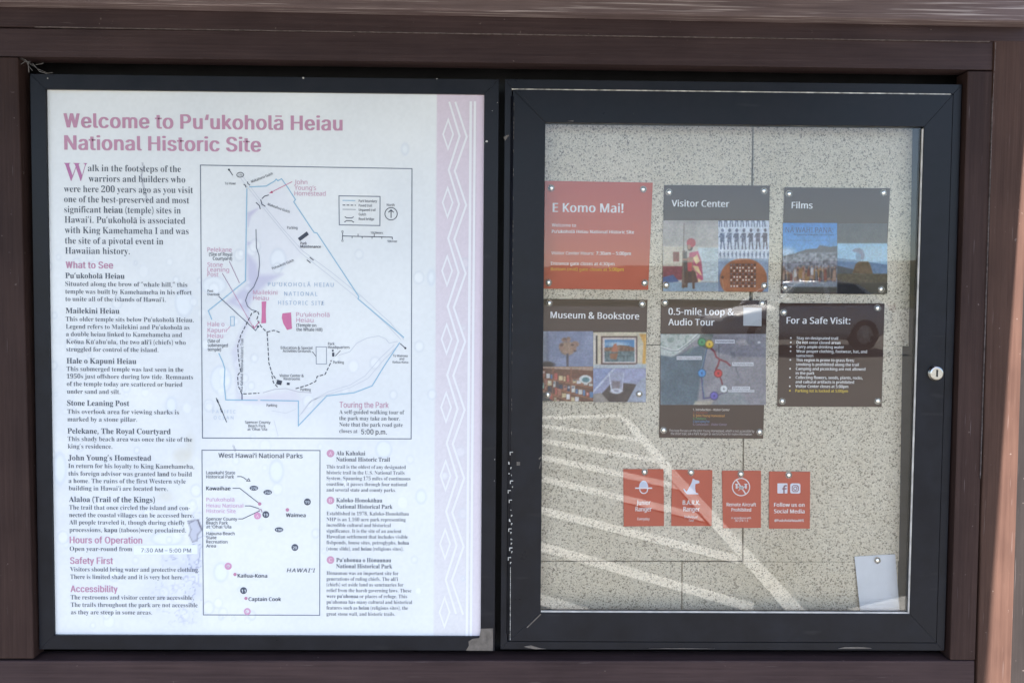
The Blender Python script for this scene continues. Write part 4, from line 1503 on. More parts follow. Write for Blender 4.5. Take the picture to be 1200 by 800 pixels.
    for a, b in zip(rings[:-1], rings[1:]):
        for k in range(n):
            bm.faces.new((a[k], a[(k+1) % n], b[(k+1) % n], b[k]))
    lk = bm_obj('lock', bm, M_CHROME, t)
    bm = bmesh.new()
    add_prism(bm, [(lx-0.0016, lz+0.008), (lx-0.0016, lz-0.007), (lx+0.0018, lz-0.0075), (lx+0.0018, lz+0.0075)], -0.0131, -0.0122)
    kh = bm_obj('keyhole', bm, M_KEY, lk)
    # interior back and tack-board tiles laid in staggered rows
    box('case_back', 0.016, 0.928, YB+0.016, YB+0.024, zc-0.69, zc+0.45, M_GREYWALL, t)
    def tile(x0, y0, x1, y1, x1b=None):
        bm = bmesh.new()
        x1b = x1 if x1b is None else x1b
        add_prism(bm, quad_px([(x0, y0), (x0-(y1-y0)*.004, y1), (x1b, y1), (x1, y0)], YB), YB, YB+0.014, 0.0006)
        bm_obj('tack_tile', bm, M_BOARD, t)
    tile(598, 118, 882.2, 403.6, 877)
    tile(883.2, 118, 1070, 405.4, 1065)
    tile(598, 404.6, 871.4, 656.6, 869.5)
    tile(872.4, 405.6, 1057.6, 657.8, 1053.5)
    tile(598, 657.8, 798.8, 745, 798.4)
    tile(799.8, 658.2, 1052.6, 745, 1051)
build_case()

# ------------------------------------------------------------------ cards
YC = YB-0.003
BROWN, TERRA = (70, 50, 43), (192, 85, 62)
WHT = (240, 240, 244)

def card(name, quad, col, label, cat='notice', group='printed notices pinned to the board', m=None):
    """a stiff printed card; quad = photograph corners TL, TR, BR, BL"""
    q = quad_px(quad, YC)
    bm = bmesh.new()
    add_prism(bm, [q[0], q[3], q[2], q[1]], YC, YC+0.0012)
    me = bpy.data.meshes.new(name)
    bmesh.ops.recalc_face_normals(bm, faces=bm.faces)
    bm.to_mesh(me)
    bm.free()
    # own mottled ink colour
    at = me.attributes.new('ink', 'FLOAT_COLOR', 'POINT')
    c = np.ones((len(me.vertices), 4), dtype=np.float32)
    c[:, :3] = lin(col)
    at.data.foreach_set('color', c.ravel())
    o = link(name, me, m or M_CARD)
    cx = sum(p[0] for p in q)/4
    cz = sum(p[1] for p in q)/4
    for v in me.vertices:
        v.co -= Vector((cx, YC, cz))
    o.location = (cx, YC, cz)
    o['base'] = (cx, YC, cz)
    return tag(o, label, cat, group)

YI = YC-0.0006
YP = YC-0.0004
def T(k, s, a, b, y, z, st='f', col=WHT, **q):
    k.text(s, a, b, y, z, st, col, **q)

def inside(quad, x0, y0, x1, y1):
    return [(x0, y0), (x1, y0), (x1, y1), (x0, y1)]

def cards():
    # 1 welcome
    c = card('welcome_card', [(630, 211.8), (765, 214.2), (759.6, 339.6), (628, 338)], TERRA, 'square terracotta welcome card headed E Komo Mai!')
    k = Ink(YI); T(k, 'E Komo Mai!', 647.6, 730.6, 248.4, 14.4, 'fb'); k.build('title', M_CARD, c)
    k = Ink(YI)
    T(k, 'Welcome to', 646.6, 675, 265.6, 5.2)
    T(k, 'Pu‘ukoholā Heiau National Historic Site', 646.7, 743, 273, 5.2, 'fb')
    k.cut()
    T(k, 'Visitor Center Hours:', 646, 696, 298.2, 5.2)
    T(k, '7:30am – 5:00pm', 698.4, 739.4, 298.6, 5.4, 'fb')
    k.cut()
    T(k, 'Entrance gate closes at 4:30pm', 645.6, 720, 310.4, 5.2)
    k.build_each('body_text', M_CARD, c)
    k = Ink(YI)
    T(k, 'Bottom (mid) gate closes at', 645.5, 711.6, 317, 5.2, 'f', (232, 190, 70))
    T(k, '5:00pm', 713.4, 731, 317.4, 5.4, 'fb', (240, 196, 60))
    k.build('yellow_text', M_CARD, c)
    # 2 visitor centre
    c = card('visitor_card', [(778.3, 217), (902.2, 217.6), (900, 342), (776, 341.4)], BROWN, 'brown Visitor Center card with three photographs')
    k = Ink(YI); T(k, 'Visitor Center', 787, 854.6, 242, 10.4, 'fb'); k.build('title', M_CARD, c)
    p = Canvas(777, 258, 841.5, 342, 1.7, (178, 172, 170))
    p.rect(777, 258, 842, 262, (150, 140, 140), .5, 3)
    p.a += ((p.ns(30)-.5)*18)[:, :, None]
    p.rect(777, 288, 842, 330, (196, 190, 184), 1, 1)
    p.rect(778, 289, 800, 312, (206, 198, 184), 1, 1)
    p.rect(818, 290, 842, 330, (196, 210, 218), 1, 2)
    for i in range(26):
        x, y = random.uniform(821, 840), random.uniform(292, 324)
        p.rect(x, y, x+random.uniform(2, 7), y+.9, (120, 140, 160), random.uniform(.2, .6))
    p.rect(789, 295, 796, 306.5, (128, 64, 66), 1, 1)
    p.poly([(777, 312), (800, 312), (802, 328), (777, 329)], (130, 58, 76), 1, 1)
    p.grain(6, 2)
    p.poly([(777, 325), (789, 322), (796, 330), (777, 333)], (66, 88, 142), 1, 1)
    p.rect(777, 331, 842, 342, (142, 164, 186), 1, 2)
    p.poly([(800, 294), (803, 293), (803, 336), (799, 337)], (112, 84, 78), 1, 1)
    p.line([(801.6, 262), (800.6, 338)], 1.0, (116, 104, 98))
    p.poly([(808, 296), (818, 294), (822, 306), (824, 328), (813, 332), (806, 318)], (182, 82, 116), 1, 1)
    for q in ([(812, 302), (817, 298), (820, 306), (816, 310)], [(811, 311), (818, 312), (823, 324), (816, 318)], [(818, 326), (822, 329), (818, 331)], [(814, 315), (817, 322), (815, 328)]):
        p.poly(q, (232, 206, 160), 1, .8)
    p.poly([(805, 302), (812, 301), (812, 318), (804, 318)], (150, 112, 100), 1, 1)
    p.poly([(804, 308), (811, 307), (810.5, 318), (805, 318)], (196, 78, 92), 1, .8)
    p.poly([(801, 296), (805, 294), (806, 318), (802, 326)], (66, 62, 70), .9, 1)
    p.poly([(803, 318), (815, 318), (818, 331), (802, 332)], (78, 52, 56), 1, 1)
    p.line([(805, 318), (804.4, 336)], 2.6, (86, 60, 56))
    p.line([(812, 318), (812.8, 337.6)], 2.8, (92, 62, 58))
    p.line([(801, 304), (812, 304.4)], 2.0, (168, 122, 108))
    p.ell(808.6, 289, 3.4, 5, (64, 56, 60), 1)
    p.ell(810, 284.4, 5.2, 5.4, (176, 62, 80), 1)
    p.ell(807.6, 289.4, 2.0, 3, (172, 130, 116), 1)
    p.poly([(800, 333), (806, 336), (800, 338)], (96, 70, 64), 1)
    p.build('photograph', inside(0, 776.8, 258.4, 841.6, 341.6), YP, M_CARD, c)
    p = Canvas(841.5, 258, 901.5, 303, 2.0, (206, 214, 232))
    def person_fig(x, y, s, col):
        p.ell(x, y-.88*s, .065*s, .09*s, col)
        p.poly([(x-.10*s, y-.76*s), (x+.10*s, y-.75*s), (x+.09*s, y-.34*s), (x-.11*s, y-.33*s)], col, 1, .5)
        p.line([(x-.05*s, y-.4*s), (x-.08*s, y)], .06*s, col)
        p.line([(x+.05*s, y-.4*s), (x+.09*s, y)], .06*s, col)
        p.line([(x-.10*s, y-.7*s), (x-.16*s, y-.56*s), (x-.02*s, y-.58*s)], .04*s, col)
    INKB = (66, 80, 122)
    for i in range(9):
        person_fig(844+i*6.4, 265, 18, (74, 84, 120))
    p.rect(841, 266, 902, 267.6, (210, 218, 234))
    for i in range(7):
        person_fig(846.5+i*8.4, 291.5, 25, (64+i*3, 78-i*2, 122-i*6))
    p.rect(841, 292.4, 902, 294.6, (210, 218, 234))
    for i in range(13):
        person_fig(844+i*4.7, 302.8, 8.6, (74, 88, 124))
    lt = (p.ns(1.3) > .63) & (p.a.mean(2) < 150)
    p.blend(lt*.45, (176, 184, 208))
    p.grain(12, 1.2)
    p.build('photograph', inside(0, 841.7, 258.6, 901.3, 303), YP, M_CARD, c)
    p = Canvas(841.5, 303, 901, 342, 2.2, (140, 160, 190))
    p.rect(841, 320, 850, 342, (86, 102, 140), .7, 6)
    p.ell(871.5, 327, 28, 24.5, (160, 92, 60), 1, 1.5)
    p.a += ((p.ns(10)-.5)*np.where(p.X > 845, 16, 4))[:, :, None]
    p.poly([(846, 325), (848, 340), (854, 343), (849, 343)], (196, 176, 160), .6, 1.5)
    p.ell(846.8, 325, 1.6, 1.8, (84, 44, 36))
    p.poly([(855, 308), (886, 308), (885.5, 336.5), (856, 336.5)], (112, 52, 40), .45, 1)
    for r_ in range(8):
        for q in range(9):
            x, y = 857+q*3.5, 310.4+r_*3.6
            on = (r_+q) % 2
            p.ell(x, y, 1.5, 1.5, (74, 30, 28), 1)
            if on or (r_*7+q) % 5 == 0:
                p.ell(x, y-.2, 1.15, 1.15, (228, 210, 206) if (r_+q*3) % 3 else (120, 96, 110), 1)
    p.build('photograph', inside(0, 841.6, 303, 900.4, 341.8), YP, M_CARD, c)
    # 3 films
    c = card('films_card', [(919.5, 219.6), (1043.2, 220.8), (1037, 344.8), (915, 343.6)], BROWN, 'brown Films card with a blue poster and a statue photograph')
    k = Ink(YI); T(k, 'Films', 927.6, 952.2, 244.2, 10.4, 'fb'); k.build('title', M_CARD, c)
    p = Canvas(916, 261, 981, 343.5, 1.6, (76, 142, 214))
    g = np.clip((p.Y-262)/50, 0, 1)[:, :, None]
    p.a = np.array((66, 132, 208))*(1-g)+np.array((112, 168, 218))*g
    p.ell(920, 296, 10, 6, (190, 208, 228), .8, 6)
    p.poly([(916, 300), (930, 297), (944, 292), (957, 291), (960, 287), (972, 289), (981, 288), (981, 344), (916, 344)], (84, 84, 98), 1, 1)
    p.poly([(916, 302), (940, 296), (981, 295), (981, 316), (916, 320)], (120, 124, 142), .85, 2)
    n = p.ns(2.2)
    m = (p.Y > 296) & (p.Y < 331)
    p.a += ((n-.5)*90*m)[:, :, None]
    rr = random.Random(3)
    for i in range(70):
        x, y = rr.uniform(917, 980), rr.uniform(313, 322)
        col = rr.choice([(58, 52, 66), (84, 64, 62), (150, 112, 70), (120, 56, 58), (190, 190, 196), (44, 44, 58), (160, 130, 120)])
        p.poly([(x-1.2, y), (x+1.2, y), (x+2, y+rr.uniform(8, 14)), (x-2, y+rr.uniform(8, 14))], col, .9, .8)
        p.ell(x, y-1, 1, 1.2, (150, 116, 104), .8)
    for x in (955, 963, 920):
        p.line([(x, 298), (x+1, 330)], .7, (170, 176, 190), .8)
    p.rect(916, 330, 981, 337, (156, 164, 174), .8, 2)
    p.rect(916, 336.5, 981, 344, (88, 84, 76), .95, 2)
    p.build('poster', inside(0, 917.4, 261.4, 981, 343.2), YP, M_CARD, c)
    k = Ink(YI)
    T(k, 'NĀ WAHI PANA:', 920.4, 976.4, 272.4, 8.8, 'f', (58, 88, 140), layer=2)
    T(k, 'Respecting Hawaiian Sacred Sites', 930, 977, 275.8, 2.8, 'fb', (48, 78, 128), layer=2)
    k.line([(923, 281.6), (972, 281.8)], .4, (70, 110, 160))
    k.build('poster_text', M_CARD, c)
    p = Canvas(981, 262, 1041, 344, 1.6, (96, 90, 92))
    p.rect(981, 262, 1042, 285, (84, 82, 88), 1)
    p.rect(981, 285, 1042, 320, (150, 192, 224), 1)
    p.ell(1025, 297, 16, 9, (178, 208, 230), .7, 9)
    p.poly([(981, 302), (1000, 304), (1042, 310), (1042, 322), (981, 322)], (94, 128, 168), 1, 1)
    p.poly([(981, 311), (1000, 315), (1000, 322), (981, 322)], (62, 72, 88), 1, 1)
    p.poly([(999, 320), (1003, 309), (1007, 306), (1018, 306), (1021, 311), (1024, 321)], (96, 74, 56), 1, 1)
    p.a += ((p.ns(3)-.5)*22*((p.Y > 305) & (p.X > 998)))[:, :, None]
    p.poly([(1003, 300), (1004, 296), (1010, 294), (1011, 303), (1008, 306), (1004, 306)], (118, 146, 178), 1, 1)
    hel = [(998.5, 293.5), (1002, 291), (1008, 290.4), (1012, 293), (1014, 299), (1012, 305), (1009, 303), (1009.5, 298), (1006, 295.6), (1001, 295)]
    p.poly(hel, (126, 132, 158), 1, 1)
    p.rect(981, 320.4, 1042, 331, (74, 66, 56), 1, 1)
    p.a += ((p.ns(2)-.5)*26*(p.Y > 320))[:, :, None]
    p.rect(981, 331, 1042, 345, (40, 38, 42), 1, 2)
    p.build('photograph', inside(0, 981.2, 262, 1039.8, 344.4), YP-0.0002, M_CARD, c)
    # 4 museum and bookstore
    c = card('museum_card', [(630, 350), (758.8, 351.2), (756, 471.2), (628, 469.4)], BROWN, 'brown Museum and Bookstore card with four photographs')
    k = Ink(YI); k.text('Museum & Bookstore', 645, 749, 372.6, 10.6, 'fb', WHT, base1=374.2); k.build('title', M_CARD, c)
    p = Canvas(630, 388, 695, 429, 1.8, (132, 142, 172))
    p.a += ((p.ns(12)-.5)*30)[:, :, None]
    p.rect(630, 388, 642, 429, (150, 160, 178), .8, 2)
    p.rect(640, 388, 643, 424, (104, 112, 140), .6, 2)
    p.ell(665, 408, 9, 8, (158, 130, 112), 1, 2)
    for x, y, a, b in ((661, 398, 3, 2.5), (666, 397.6, 2.6, 3), (674, 403, 4.5, 3.4), (658, 406, 3, 4.5), (672, 408, 3.6, 3)):
        p.ell(x, y, a, b, (150, 118, 102), 1, 1.5)
    for x, y in ((662, 397), (658, 404), (671, 404), (674, 411)):
        p.ell(x, y, 1.8, 1.2, (84, 66, 62), .8, 1)
    p.a += ((p.ns(2)-.5)*20*(np.hypot(p.X-665, p.Y-406) < 11))[:, :, None]
    p.line([(665, 415), (665, 429)], 2.6, (84, 80, 92))
    p.ell(641, 427, 9, 3.6, (52, 48, 54), 1, 2)
    p.build('photograph', inside(0, 630, 388, 695, 429.2), YP, M_CARD, c)
    p = Canvas(695, 389, 757, 431, 1.8, (206, 196, 174))
    p.rect(695, 391, 699, 426, (214, 206, 196))
    p.rect(698, 393, 700, 426, (58, 50, 50))
    p.rect(704, 393.5, 746.6, 427, (96, 72, 68))
    p.rect(706, 395.4, 745, 425, (210, 200, 200))
    p.rect(708.4, 397.6, 743, 423.4, (76, 128, 176))
    p.ell(722, 403, 12, 2.6, (190, 208, 222), .8, 3)
    p.poly([(708, 407), (718, 406), (726, 404), (736, 405), (743, 407), (743, 412), (708, 412)], (128, 92, 72), 1, 1)
    p.rect(708.4, 411, 743, 423.4, (96, 116, 122), 1, 1)
    p.a += ((p.ns(2)-.5)*50*((p.Y > 404) & (p.Y < 423.4) & (p.X > 708) & (p.X < 743)))[:, :, None]
    p.poly([(716, 412), (719, 403), (722, 402), (724, 412)], (176, 108, 82), 1, 1)
    p.poly([(714, 414), (724, 413), (722, 421), (715, 420)], (140, 96, 70), 1, 1)
    p.poly([(749, 391), (757, 391), (756, 431), (752, 431), (753.6, 402)], (212, 162, 78), 1, 1.5)
    p.rect(745, 426, 757, 432, (176, 190, 206), .9, 2)
    p.rect(695, 427, 750, 432, (180, 190, 204), .9, 2)
    p.build('photograph', inside(0, 695.2, 389.2, 757.4, 431.2), YP, M_CARD, c)
    p = Canvas(630, 429, 695, 470, 1.8, (112, 76, 62))
    p.poly([(630, 429), (695, 429), (695, 434), (630, 430.6)], (176, 150, 134), 1, 1)
    rr = random.Random(9)
    def shelf(x0, y0, x1, y1):
        p.line([(x0, y0), (x1, y1)], 1.8, (150, 102, 78))
        x = x0
        while x < x1-3:
            wdt = rr.uniform(2.2, 5)
            yb = y0+(y1-y0)*(x-x0)/(x1-x0)
            hgt = rr.uniform(5, 8.6)
            p.poly([(x, yb-hgt-1), (x+wdt, yb-hgt-.6), (x+wdt, yb-1), (x, yb-1)], rr.choice([(206, 206, 204), (176, 120, 102), (92, 128, 176), (208, 190, 150), (84, 74, 86), (150, 190, 176), (188, 96, 88), (222, 222, 226), (60, 66, 90)]), .95, .6)
            if rr.random() < .5:
                p.rect(x+.6, yb-hgt, x+wdt-.8, yb-hgt+2.5, rr.choice([(60, 70, 90), (200, 150, 110), (240, 240, 240)]), .6, .5)
            x += wdt+rr.uniform(.2, 1.6)
    shelf(632, 442, 695, 454)
    shelf(632, 449.5, 695, 468)
    shelf(634, 456, 680, 476)
    shelf(632, 464, 660, 478)
    p.poly([(671, 432), (695, 434), (695, 450), (671, 444)], (116, 74, 60), .7, 1)
    p.ell(686, 444, 7.4, 5, (214, 218, 220), 1, 1)
    p.ell(686.5, 444.6, 4.4, 3, (92, 132, 140), 1, 1)
    for x in (648.5, 669.5):
        p.line([(x, 431), (x-1, 470)], 1.3, (140, 92, 72))
    p.poly([(630, 452), (640, 462), (650, 472), (630, 472)], (74, 80, 86), .9, 2)
    p.grain(8, 1.5)
    p.build('photograph', inside(0, 629.6, 429.4, 695, 469.8), YP, M_CARD, c)
    p = Canvas(695, 431, 757, 471, 1.8, (150, 156, 184))
    p.poly([(695, 431), (718, 431), (695, 458)], (146, 158, 196), 1, 2)
    p.line([(720, 431), (694, 460)], 2.2, (196, 202, 222))
    p.poly([(722, 431), (757, 431), (757, 447), (740, 446), (716, 452), (703, 462), (698, 458)], (160, 164, 196), 1, 1)
    p.poly([(704, 462), (718, 447), (746, 450), (735, 471), (712, 471)], (78, 66, 66), 1, 1.4)
    p.poly([(694, 462), (704, 460), (714, 471), (694, 471)], (150, 142, 138), 1, 1)
    p.poly([(748, 447), (757, 440), (757, 471), (735, 471)], (168, 176, 196), 1, 1)
    p.poly([(713.4, 436), (731, 436), (729.5, 458), (722, 461), (716, 458)], (170, 174, 198), .8, 1.5)
    p.poly([(717, 446), (727, 446), (726, 456), (718, 456)], (124, 112, 118), .8, 2)
    p.line([(713.6, 437), (716.4, 457), (722, 460)], 1.3, (214, 218, 232))
    p.line([(730.8, 437), (729, 458)], 1.0, (204, 208, 226))
    p.ring(722, 458, 5.5, 2.4, .9, (216, 220, 232), .9)
    p.a += ((p.ns(5)-.5)*14)[:, :, None]
    p.build('photograph', inside(0, 695.2, 431.4, 756.8, 470.9), YP, M_CARD, c)
    # 5 loop and audio tour
    c = card('loop_card', [(774.8, 350.6), (898.8, 352), (894.4, 513.8), (772.4, 512.6)], BROWN, 'tall brown Loop and Audio Tour card with aerial trail map')
    k = Ink(YI)
    T(k, '0.5-mile Loop &', 783.2, 860, 368.6, 10.8, 'fb'); T(k, 'Audio Tour', 783, 837.2, 381, 10.8, 'fb')
    k.build('title', M_CARD, c)
    k = Ink(YI); k.poly([(871.2, 360.2), (892.6, 360.6), (892.4, 382), (871, 381.6)], (186, 190, 198)); k.build('white_label', M_CARD, c)
    p = Canvas(773, 391, 898, 474.5, 1.7, (142, 140, 150))
    p.a += ((p.ns(14)-.5)*20)[:, :, None]+((p.ns(3)-.5)*10)[:, :, None]
    p.poly([(773, 414), (790, 417), (806, 410), (820, 404), (826, 410), (824, 430), (820, 446), (818, 460), (816, 475), (773, 475)], (88, 108, 124), 1, 3)
    p.a += ((p.ns(16)-.5)*14*(p.X < 818))[:, :, None]
    p.poly([(773, 391), (824, 391), (806, 404), (796, 413), (786, 418), (773, 416)], (186, 194, 192), 1, 2)
    sp = (p.ns(3) > .66) & (p.X < 812) & (p.Y < 414)
    p.blend(sp*.55, (112, 134, 126))
    p.line([(773, 406), (786, 411), (794, 410.6), (806, 402), (818, 391)], 3.4, (218, 222, 222), .9)
    p.line([(773, 407), (786, 411.4), (794, 411), (806, 402.6), (819, 391)], 1.1, (112, 122, 126), .8)
    p.poly([(820, 391), (836, 391), (833, 400), (826, 408), (818, 402)], (84, 100, 98), .8, 2)
    p.poly([(814, 470), (836, 469), (832, 475), (812, 475)], (186, 178, 164), .9, 2)
    p.poly([(850, 455), (866, 458), (880, 475), (836, 475), (840, 466)], (146, 160, 166), .5, 5)
    p.poly([(856, 412), (861, 412), (862, 420), (857, 420)], (108, 108, 122), .7, 1.5)
    p.line([(842, 404), (842.4, 418)], .9, (92, 92, 104))
    p.line([(862, 430), (866, 442)], 2.0, (112, 112, 124), .7)
    p.line([(828, 408), (826, 418), (823, 432)], 1.2, (70, 88, 126)); p.line([(827, 409), (821, 434)], .8, (96, 130, 150))
    p.line([(821.6, 441), (824, 467), (833, 465.6)], 1.5, (78, 76, 130)); p.line([(824.4, 441), (823, 452), (825.4, 466)], .8, (96, 130, 150))
    p.line([(839, 464), (846, 461), (851, 460)], 1.1, (90, 80, 120))
    p.line([(832, 407), (837, 412), (839, 418), (843.4, 421), (851, 424), (855.4, 428)], 2.0, (132, 52, 66))
    p.line([(843, 421), (841, 428), (838.4, 433)], 2.0, (132, 52, 66))
    p.line([(843, 441), (845, 445), (846.4, 451)], 1.8, (120, 52, 66))
    for x, y, col, cc in ((822, 400.6, (62, 150, 100), (30, 70, 50)), (831, 403, (226, 190, 70), (110, 92, 40)), (822, 437, (72, 150, 220), (30, 66, 120)), (841.4, 437.4, (206, 58, 66), (90, 20, 30)),
                          (848, 455.6, (226, 230, 236), (120, 124, 130)), (836.6, 463.8, (112, 104, 196), (50, 40, 110))):
        p.ell(x, y, 5.1, 5.1, tuple(v*.6 for v in col), 1)
        p.ell(x, y, 4.1, 4.1, col, 1)
        p.ell(x, y, 1.0, 1.3, cc, .9)
    p.ell(890, 401, 1.8, 1.3, (220, 222, 230), 1, 1)
    p.build('aerial_map', inside(0, 774, 391.2, 897.6, 474.2), YP, M_CARD, c)
    k = Ink(YI)
    for x0, y0, x1, y1, s in ((838, 397.8, 861, 402.2, 'Homestead Views'), (793, 417.2, 822.4, 421.4, 'Hale o Kapuni Heiau'), (858, 424.4, 883, 428.6, 'Pu‘ukoholā Heiau'), (858, 452.6, 879, 456.4, 'Visitor Center'), (853.5, 456.6, 884, 459.2, 'Start / End Your Tour Here')):
        k.rect(x0, y0, x1, y1, (214, 216, 226))
        T(k, s, x0+1, x1-1, y1-1.1, (y1-y0)*.85, 'f', (88, 88, 104), layer=2)
        k.cut()
    k.build_each('map_label', M_CARD, c)
    k = Ink(YI)
    for s, b, y, col in (('1. Introduction – Visitor Center', 855, 481, (236, 226, 220)), ('2. Mailekini', 829, 484.4, (150, 70, 50)), ('3. ‘John Young Homestead', 849, 488, (222, 158, 74)), ('4. Pelekane', 827.4, 491.4, (92, 150, 96)),
                         ('5. Stone Leaning Post', 831.4, 494.8, (96, 140, 190)), ('6. Conclusion – Visitor Center', 852, 498.2, (150, 132, 160))):
        T(k, s, 812, b, y, 3.7, 'f', col)
    T(k, 'This loop focuses on the John Young Homestead, which is not accessible by', 784, 884, 505.6, 4, 'fl', (214, 206, 206))
    T(k, 'the short trail; ask a Park Ranger or see brochure for more information', 786, 881, 509.2, 4, 'fl', (214, 206, 206))
    k.build('caption_text', M_CARD, c)
    # 6 safe visit
    c = card('safety_card', [(914, 355), (1036.6, 355.6), (1033.2, 476.6), (911, 476.2)], BROWN, 'brown For a Safe Visit card with a bulleted list')
    k = Ink(YI); T(k, 'For a Safe Visit:', 921.6, 996.4, 379, 10.6, 'fb'); k.build('title', M_CARD, c)
    k = Ink(YI)
    rows = [('Stay on designated trail', 982, 1), ('Do not enter closed areas', 985, 1), ('Carry ample drinking water', 989, 1), ('Wear proper clothing, footwear, hat, and', 1016, 1), ('sunscreen', 953, 0),
            ('This region is prone to grass fires;', 1001, 1), ('smoking is prohibited along the trail', 1006.4, 0), ('Camping and picnicking are not allowed', 1014, 1), ('in the park', 954.4, 0),
            ('Collecting flowers, seeds, plants, rocks,', 1011, 1), ('and cultural artifacts is prohibited', 1000.8, 0), ('Visitor Center closes at 5:00pm', 994, 1)]
    for i, (s, b, bul) in enumerate(rows):
        y = 397.6+i*5.12
        T(k, s, 933.6-i*.14, b, y, 4.7, 'fb')
        if bul:
            k.disc(926.8-i*.12, y-1.6, .95, WHT)
    k.build('bullet_list', M_CARD, c)
    k = Ink(YI); T(k, 'Parking lot is locked at 5:00pm', 932, 993.6, 459.2, 4.7, 'fb', (226, 196, 66)); k.disc(925.6, 457.6, .95, (226, 196, 66)); k.build('yellow_text', M_CARD, c)
    # small terracotta cards
    SG = 'small terracotta cards in the lower row'
    c = card('activity_card', [(730.4, 549.4), (777.6, 549.4), (778.2, 616), (731, 616.4)], TERRA, 'small terracotta card with a ranger hat icon, Junior Ranger', group=SG)
    k = Ink(YI)
    q = [(754.2+5.4*math.cos(a), 570.8-8*math.sin(a)) for a in np.linspace(0, math.pi, 16)]
    k.poly(q, (206, 216, 240))
    k.rect(744.2, 570.8, 764.2, 572.4, (232, 232, 242), 1)
    k.line([(749.6, 572.4), (750.4, 575.6), (752.4, 577.4), (754.4, 577.8), (756.4, 577.4), (758.4, 575.6), (759, 572.4)], 1.2, (230, 226, 236))
    k.build('icon', M_CARD, c)
    k = Ink(YI); T(k, 'Junior', 746, 762.4, 591, 7.4, 'fb'); T(k, 'Ranger', 744.6, 763.8, 598.6, 7.4, 'fb'); k.build('title', M_CARD, c)
    k = Ink(YI); T(k, 'Everyday', 747, 761.4, 609, 4.2); k.build('caption_text', M_CARD, c)
    c = card('activity_card', [(787.4, 550), (834.8, 550.6), (834, 616), (786.6, 616)], TERRA, 'small terracotta card with a sitting dog icon, B.A.R.K. Ranger', group=SG)
    s_ = 125/1176
    dog = [(865, 190), (895, 208), (935, 215), (938, 240), (915, 248), (892, 252), (890, 300), (898, 346), (926, 356), (922, 366), (800, 364), (772, 335), (758, 306), (768, 304), (795, 334), (810, 316), (850, 240)]
    k = Ink(YI)
    k.poly([(720+x*s_, 540+y*s_) for x, y in dog], (214, 218, 240))
    k.build('icon', M_CARD, c)
    k = Ink(YI); T(k, 'B.A.R.K.', 800, 820.4, 591, 7.4, 'fb'); T(k, 'Ranger', 800.8, 820, 598.6, 7.4, 'fb'); k.build('title', M_CARD, c)
    k = Ink(YI); T(k, 'Individual', 802, 817.2, 606.6, 4.2); T(k, 'Tour', 806.8, 813.4, 610.6, 4.2); k.build('caption_text', M_CARD, c)
    c = card('activity_card', [(846, 551.3), (891.8, 551.3), (891.6, 618.2), (847.4, 618.6)], TERRA, 'small terracotta card with a crossed-out drone icon, Remote Aircraft Prohibited', group=SG)
    k = Ink(YI)
    k.ring(868.4, 570.3, 10.1, 1.2, (232, 226, 230))
    k.line([(863, 562), (874, 578.6)], 1.5, (232, 226, 230), 1)
    k.poly([(865.4, 569.6), (870.4, 568.6), (872, 571.4), (869.4, 573.4), (866.4, 572.4)], (232, 226, 230), 2)
    for sx in (-1, 1):
        k.line([(868.6, 571), (868.6+sx*5.4, 569.6)], .9, (226, 222, 228), 2)
        k.rect(868.6+sx*5.4-1.1, 567, 868.6+sx*5.4+1.1, 572.2, (226, 222, 228), 2)
        k.rect(868.6+sx*5.4-2, 566.4, 868.6+sx*5.4+2, 567.1, (226, 222, 228), 3)
        k.line([(868.6, 571.4), (868.6+sx*3.4, 574.6)], .8, (226, 222, 228), 2)
    k.build('icon', M_CARD, c)
    k = Ink(YI); T(k, 'Remote Aircraft', 851.4, 886, 592.6, 5.6, 'fb'); T(k, 'Prohibited', 857, 880.2, 598.8, 5.6, 'fb'); k.build('title', M_CARD, c)
    k = Ink(YI); T(k, 'in accordance with', 857, 880, 607.6, 3.4); T(k, '36 CFR 1.5', 861, 876.6, 610.8, 3.6); k.build('caption_text', M_CARD, c)
    c = card('activity_card', [(901.4, 552), (949.4, 552.6), (949, 619), (901.2, 619)], TERRA, 'small terracotta card with two white social media icons', group=SG)
    k = Ink(YI)
    def rrect(x0, y0, x1, y1, r_, col, layer):
        q = []
        for cx, cy, a0 in ((x1-r_, y0+r_, -90), (x1-r_, y1-r_, 0), (x0+r_, y1-r_, 90), (x0+r_, y0+r_, 180)):
            q += [(cx+r_*math.cos(math.radians(a0+j*22.5)), cy+r_*math.sin(math.radians(a0+j*22.5))) for j in range(5)]
        k.poly(q, col, layer)
    W2, VI = (224, 226, 242), (124, 96, 120)
    rrect(911, 566, 922.8, 577.8, .7, W2, 0)
    VI2 = (138, 92, 104)
    k.line([(918.7, 577.8), (918.7, 570.6), (919.3, 569.2), (920.6, 568.8), (922, 568.9)], 1.8, VI2, 1)
    k.line([(916.6, 572.3), (921.8, 572.3)], 1.6, VI2, 2)
    rrect(926, 566, 938, 578, 2.2, W2, 0)
    q = [(928.4, 568.4+1.6), (930, 568.4), (934, 568.4), (935.6, 570), (935.6, 574), (934, 575.6), (930, 575.6), (928.4, 574)]
    k.line(q, 1.0, VI2, 1, closed=True)
    k.ring(932, 572, 1.9, 1.0, VI2, 1)
    k.disc(934.4, 569.6, .5, VI2, 2)
    k.build('icon', M_CARD, c)
    k = Ink(YI); T(k, 'Follow us on', 907, 942.8, 593.2, 6.4, 'fb'); T(k, 'Social Media', 907, 942.8, 600.8, 6.4, 'fb'); k.build('title', M_CARD, c)
    k = Ink(YI); T(k, '@PuukoholaHeiauNHS', 907.6, 942, 610.8, 4.2, 'fb'); k.build('caption_text', M_CARD, c)
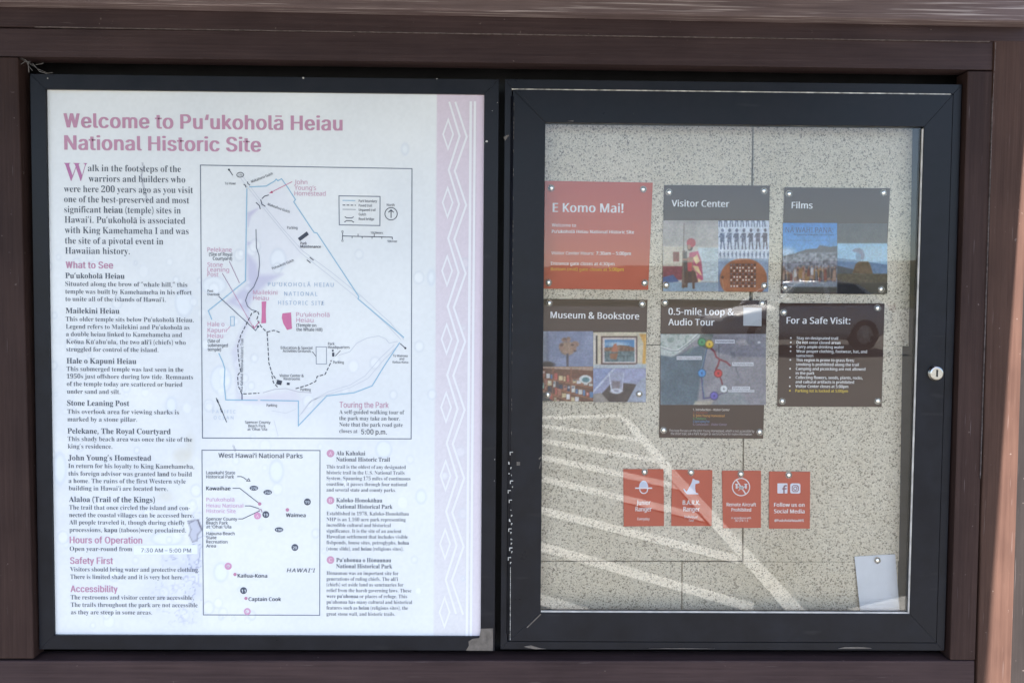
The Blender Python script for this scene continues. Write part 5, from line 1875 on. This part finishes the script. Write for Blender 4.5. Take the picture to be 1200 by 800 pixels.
    # blank paper
    slip = card('paper_slip', [(1001.4, 651.8), (1049, 649), (1052.4, 722), (1006.8, 722)], (222, 226, 236), 'blank white paper slip pinned in the lower right corner', 'paper', group=None, m=M_PAPERBACK)
    for v in slip.data.vertices:
        if v.co.z < 0:
            v.co.y -= 0.009

cards()

# ------------------------------------------------------------------ pins
def build_pins():
    bm = bmesh.new()
    prof = [(0.0076, 0.0004), (0.0078, -0.0012), (0.0072, -0.0030), (0.0056, -0.0048), (0.0031, -0.0060)]
    n = 20
    rg = [[bm.verts.new((r_*math.cos(2*math.pi*k/n), y, r_*math.sin(2*math.pi*k/n))) for k in range(n)] for r_, y in prof]
    top = bm.verts.new((0, -0.0064, 0))
    for a, b in zip(rg[:-1], rg[1:]):
        for k in range(n):
            bm.faces.new((a[k], b[k], b[(k+1) % n], a[(k+1) % n]))
    for k in range(n):
        bm.faces.new((rg[-1][k], top, rg[-1][(k+1) % n]))
    me = bpy.data.meshes.new('drawing_pin')
    bmesh.ops.recalc_face_normals(bm, faces=bm.faces)
    for f in bm.faces:
        f.smooth = True
    bm.to_mesh(me)
    bm.free()
    me.materials.append(M_PIN)
    C4 = ('upper left', 'upper right', 'lower left', 'lower right')
    sets = [('the E Komo Mai! card', [(646, 220.6), (753.8, 222), (643, 331), (755.2, 331.4)]), ('the Visitor Center card', [(784, 225.6), (895, 224), (780.6, 334), (895.4, 334.6)]),
            ('the Films card', [(924.6, 227.2), (1035, 226.2), (919.8, 337), (1032.2, 339)]), ('the Museum and Bookstore card', [(643.5, 355.2), (752.4, 356.2), (641.6, 462.2), (749, 461.4)]),
            ('the Loop and Audio Tour card', [(779.2, 354.8), (893, 355.6), (777.6, 503.8), (890, 506)]), ('the Safe Visit card', [(918.4, 366), (1028, 361), (916.6, 469.8), (1028.2, 469.6)])]
    items = [(x, y, 'silver pin in the %s corner of %s' % (C4[i], s)) for s, pts in sets for i, (x, y) in enumerate(pts)]
    items += [(755.4, 552.6, 'silver pin at the top of the Junior Ranger card'), (809.6, 553.2, 'silver pin at the top of the B.A.R.K. Ranger card'),
              (868, 555.2, 'silver pin at the top of the Remote Aircraft card'), (924, 556.2, 'silver pin at the top of the social media card'),
              (1028, 656, 'silver pin at the top of the blank white paper')]
    for x, y, lab in items:
        o = bpy.data.objects.new('drawing_pin', me)
        COL.objects.link(o)
        X, Z = P(x, y, YI-0.001)
        o.location = (X, YI-0.0008, Z)
        o.rotation_euler = (random.uniform(-.12, .12), random.uniform(0, 6.28), random.uniform(-.12, .12))
        tag(o, lab, 'pin', 'silver pins holding the notices')
build_pins()
for o in bpy.data.objects:
    if 'base' in o:
        del o['base']
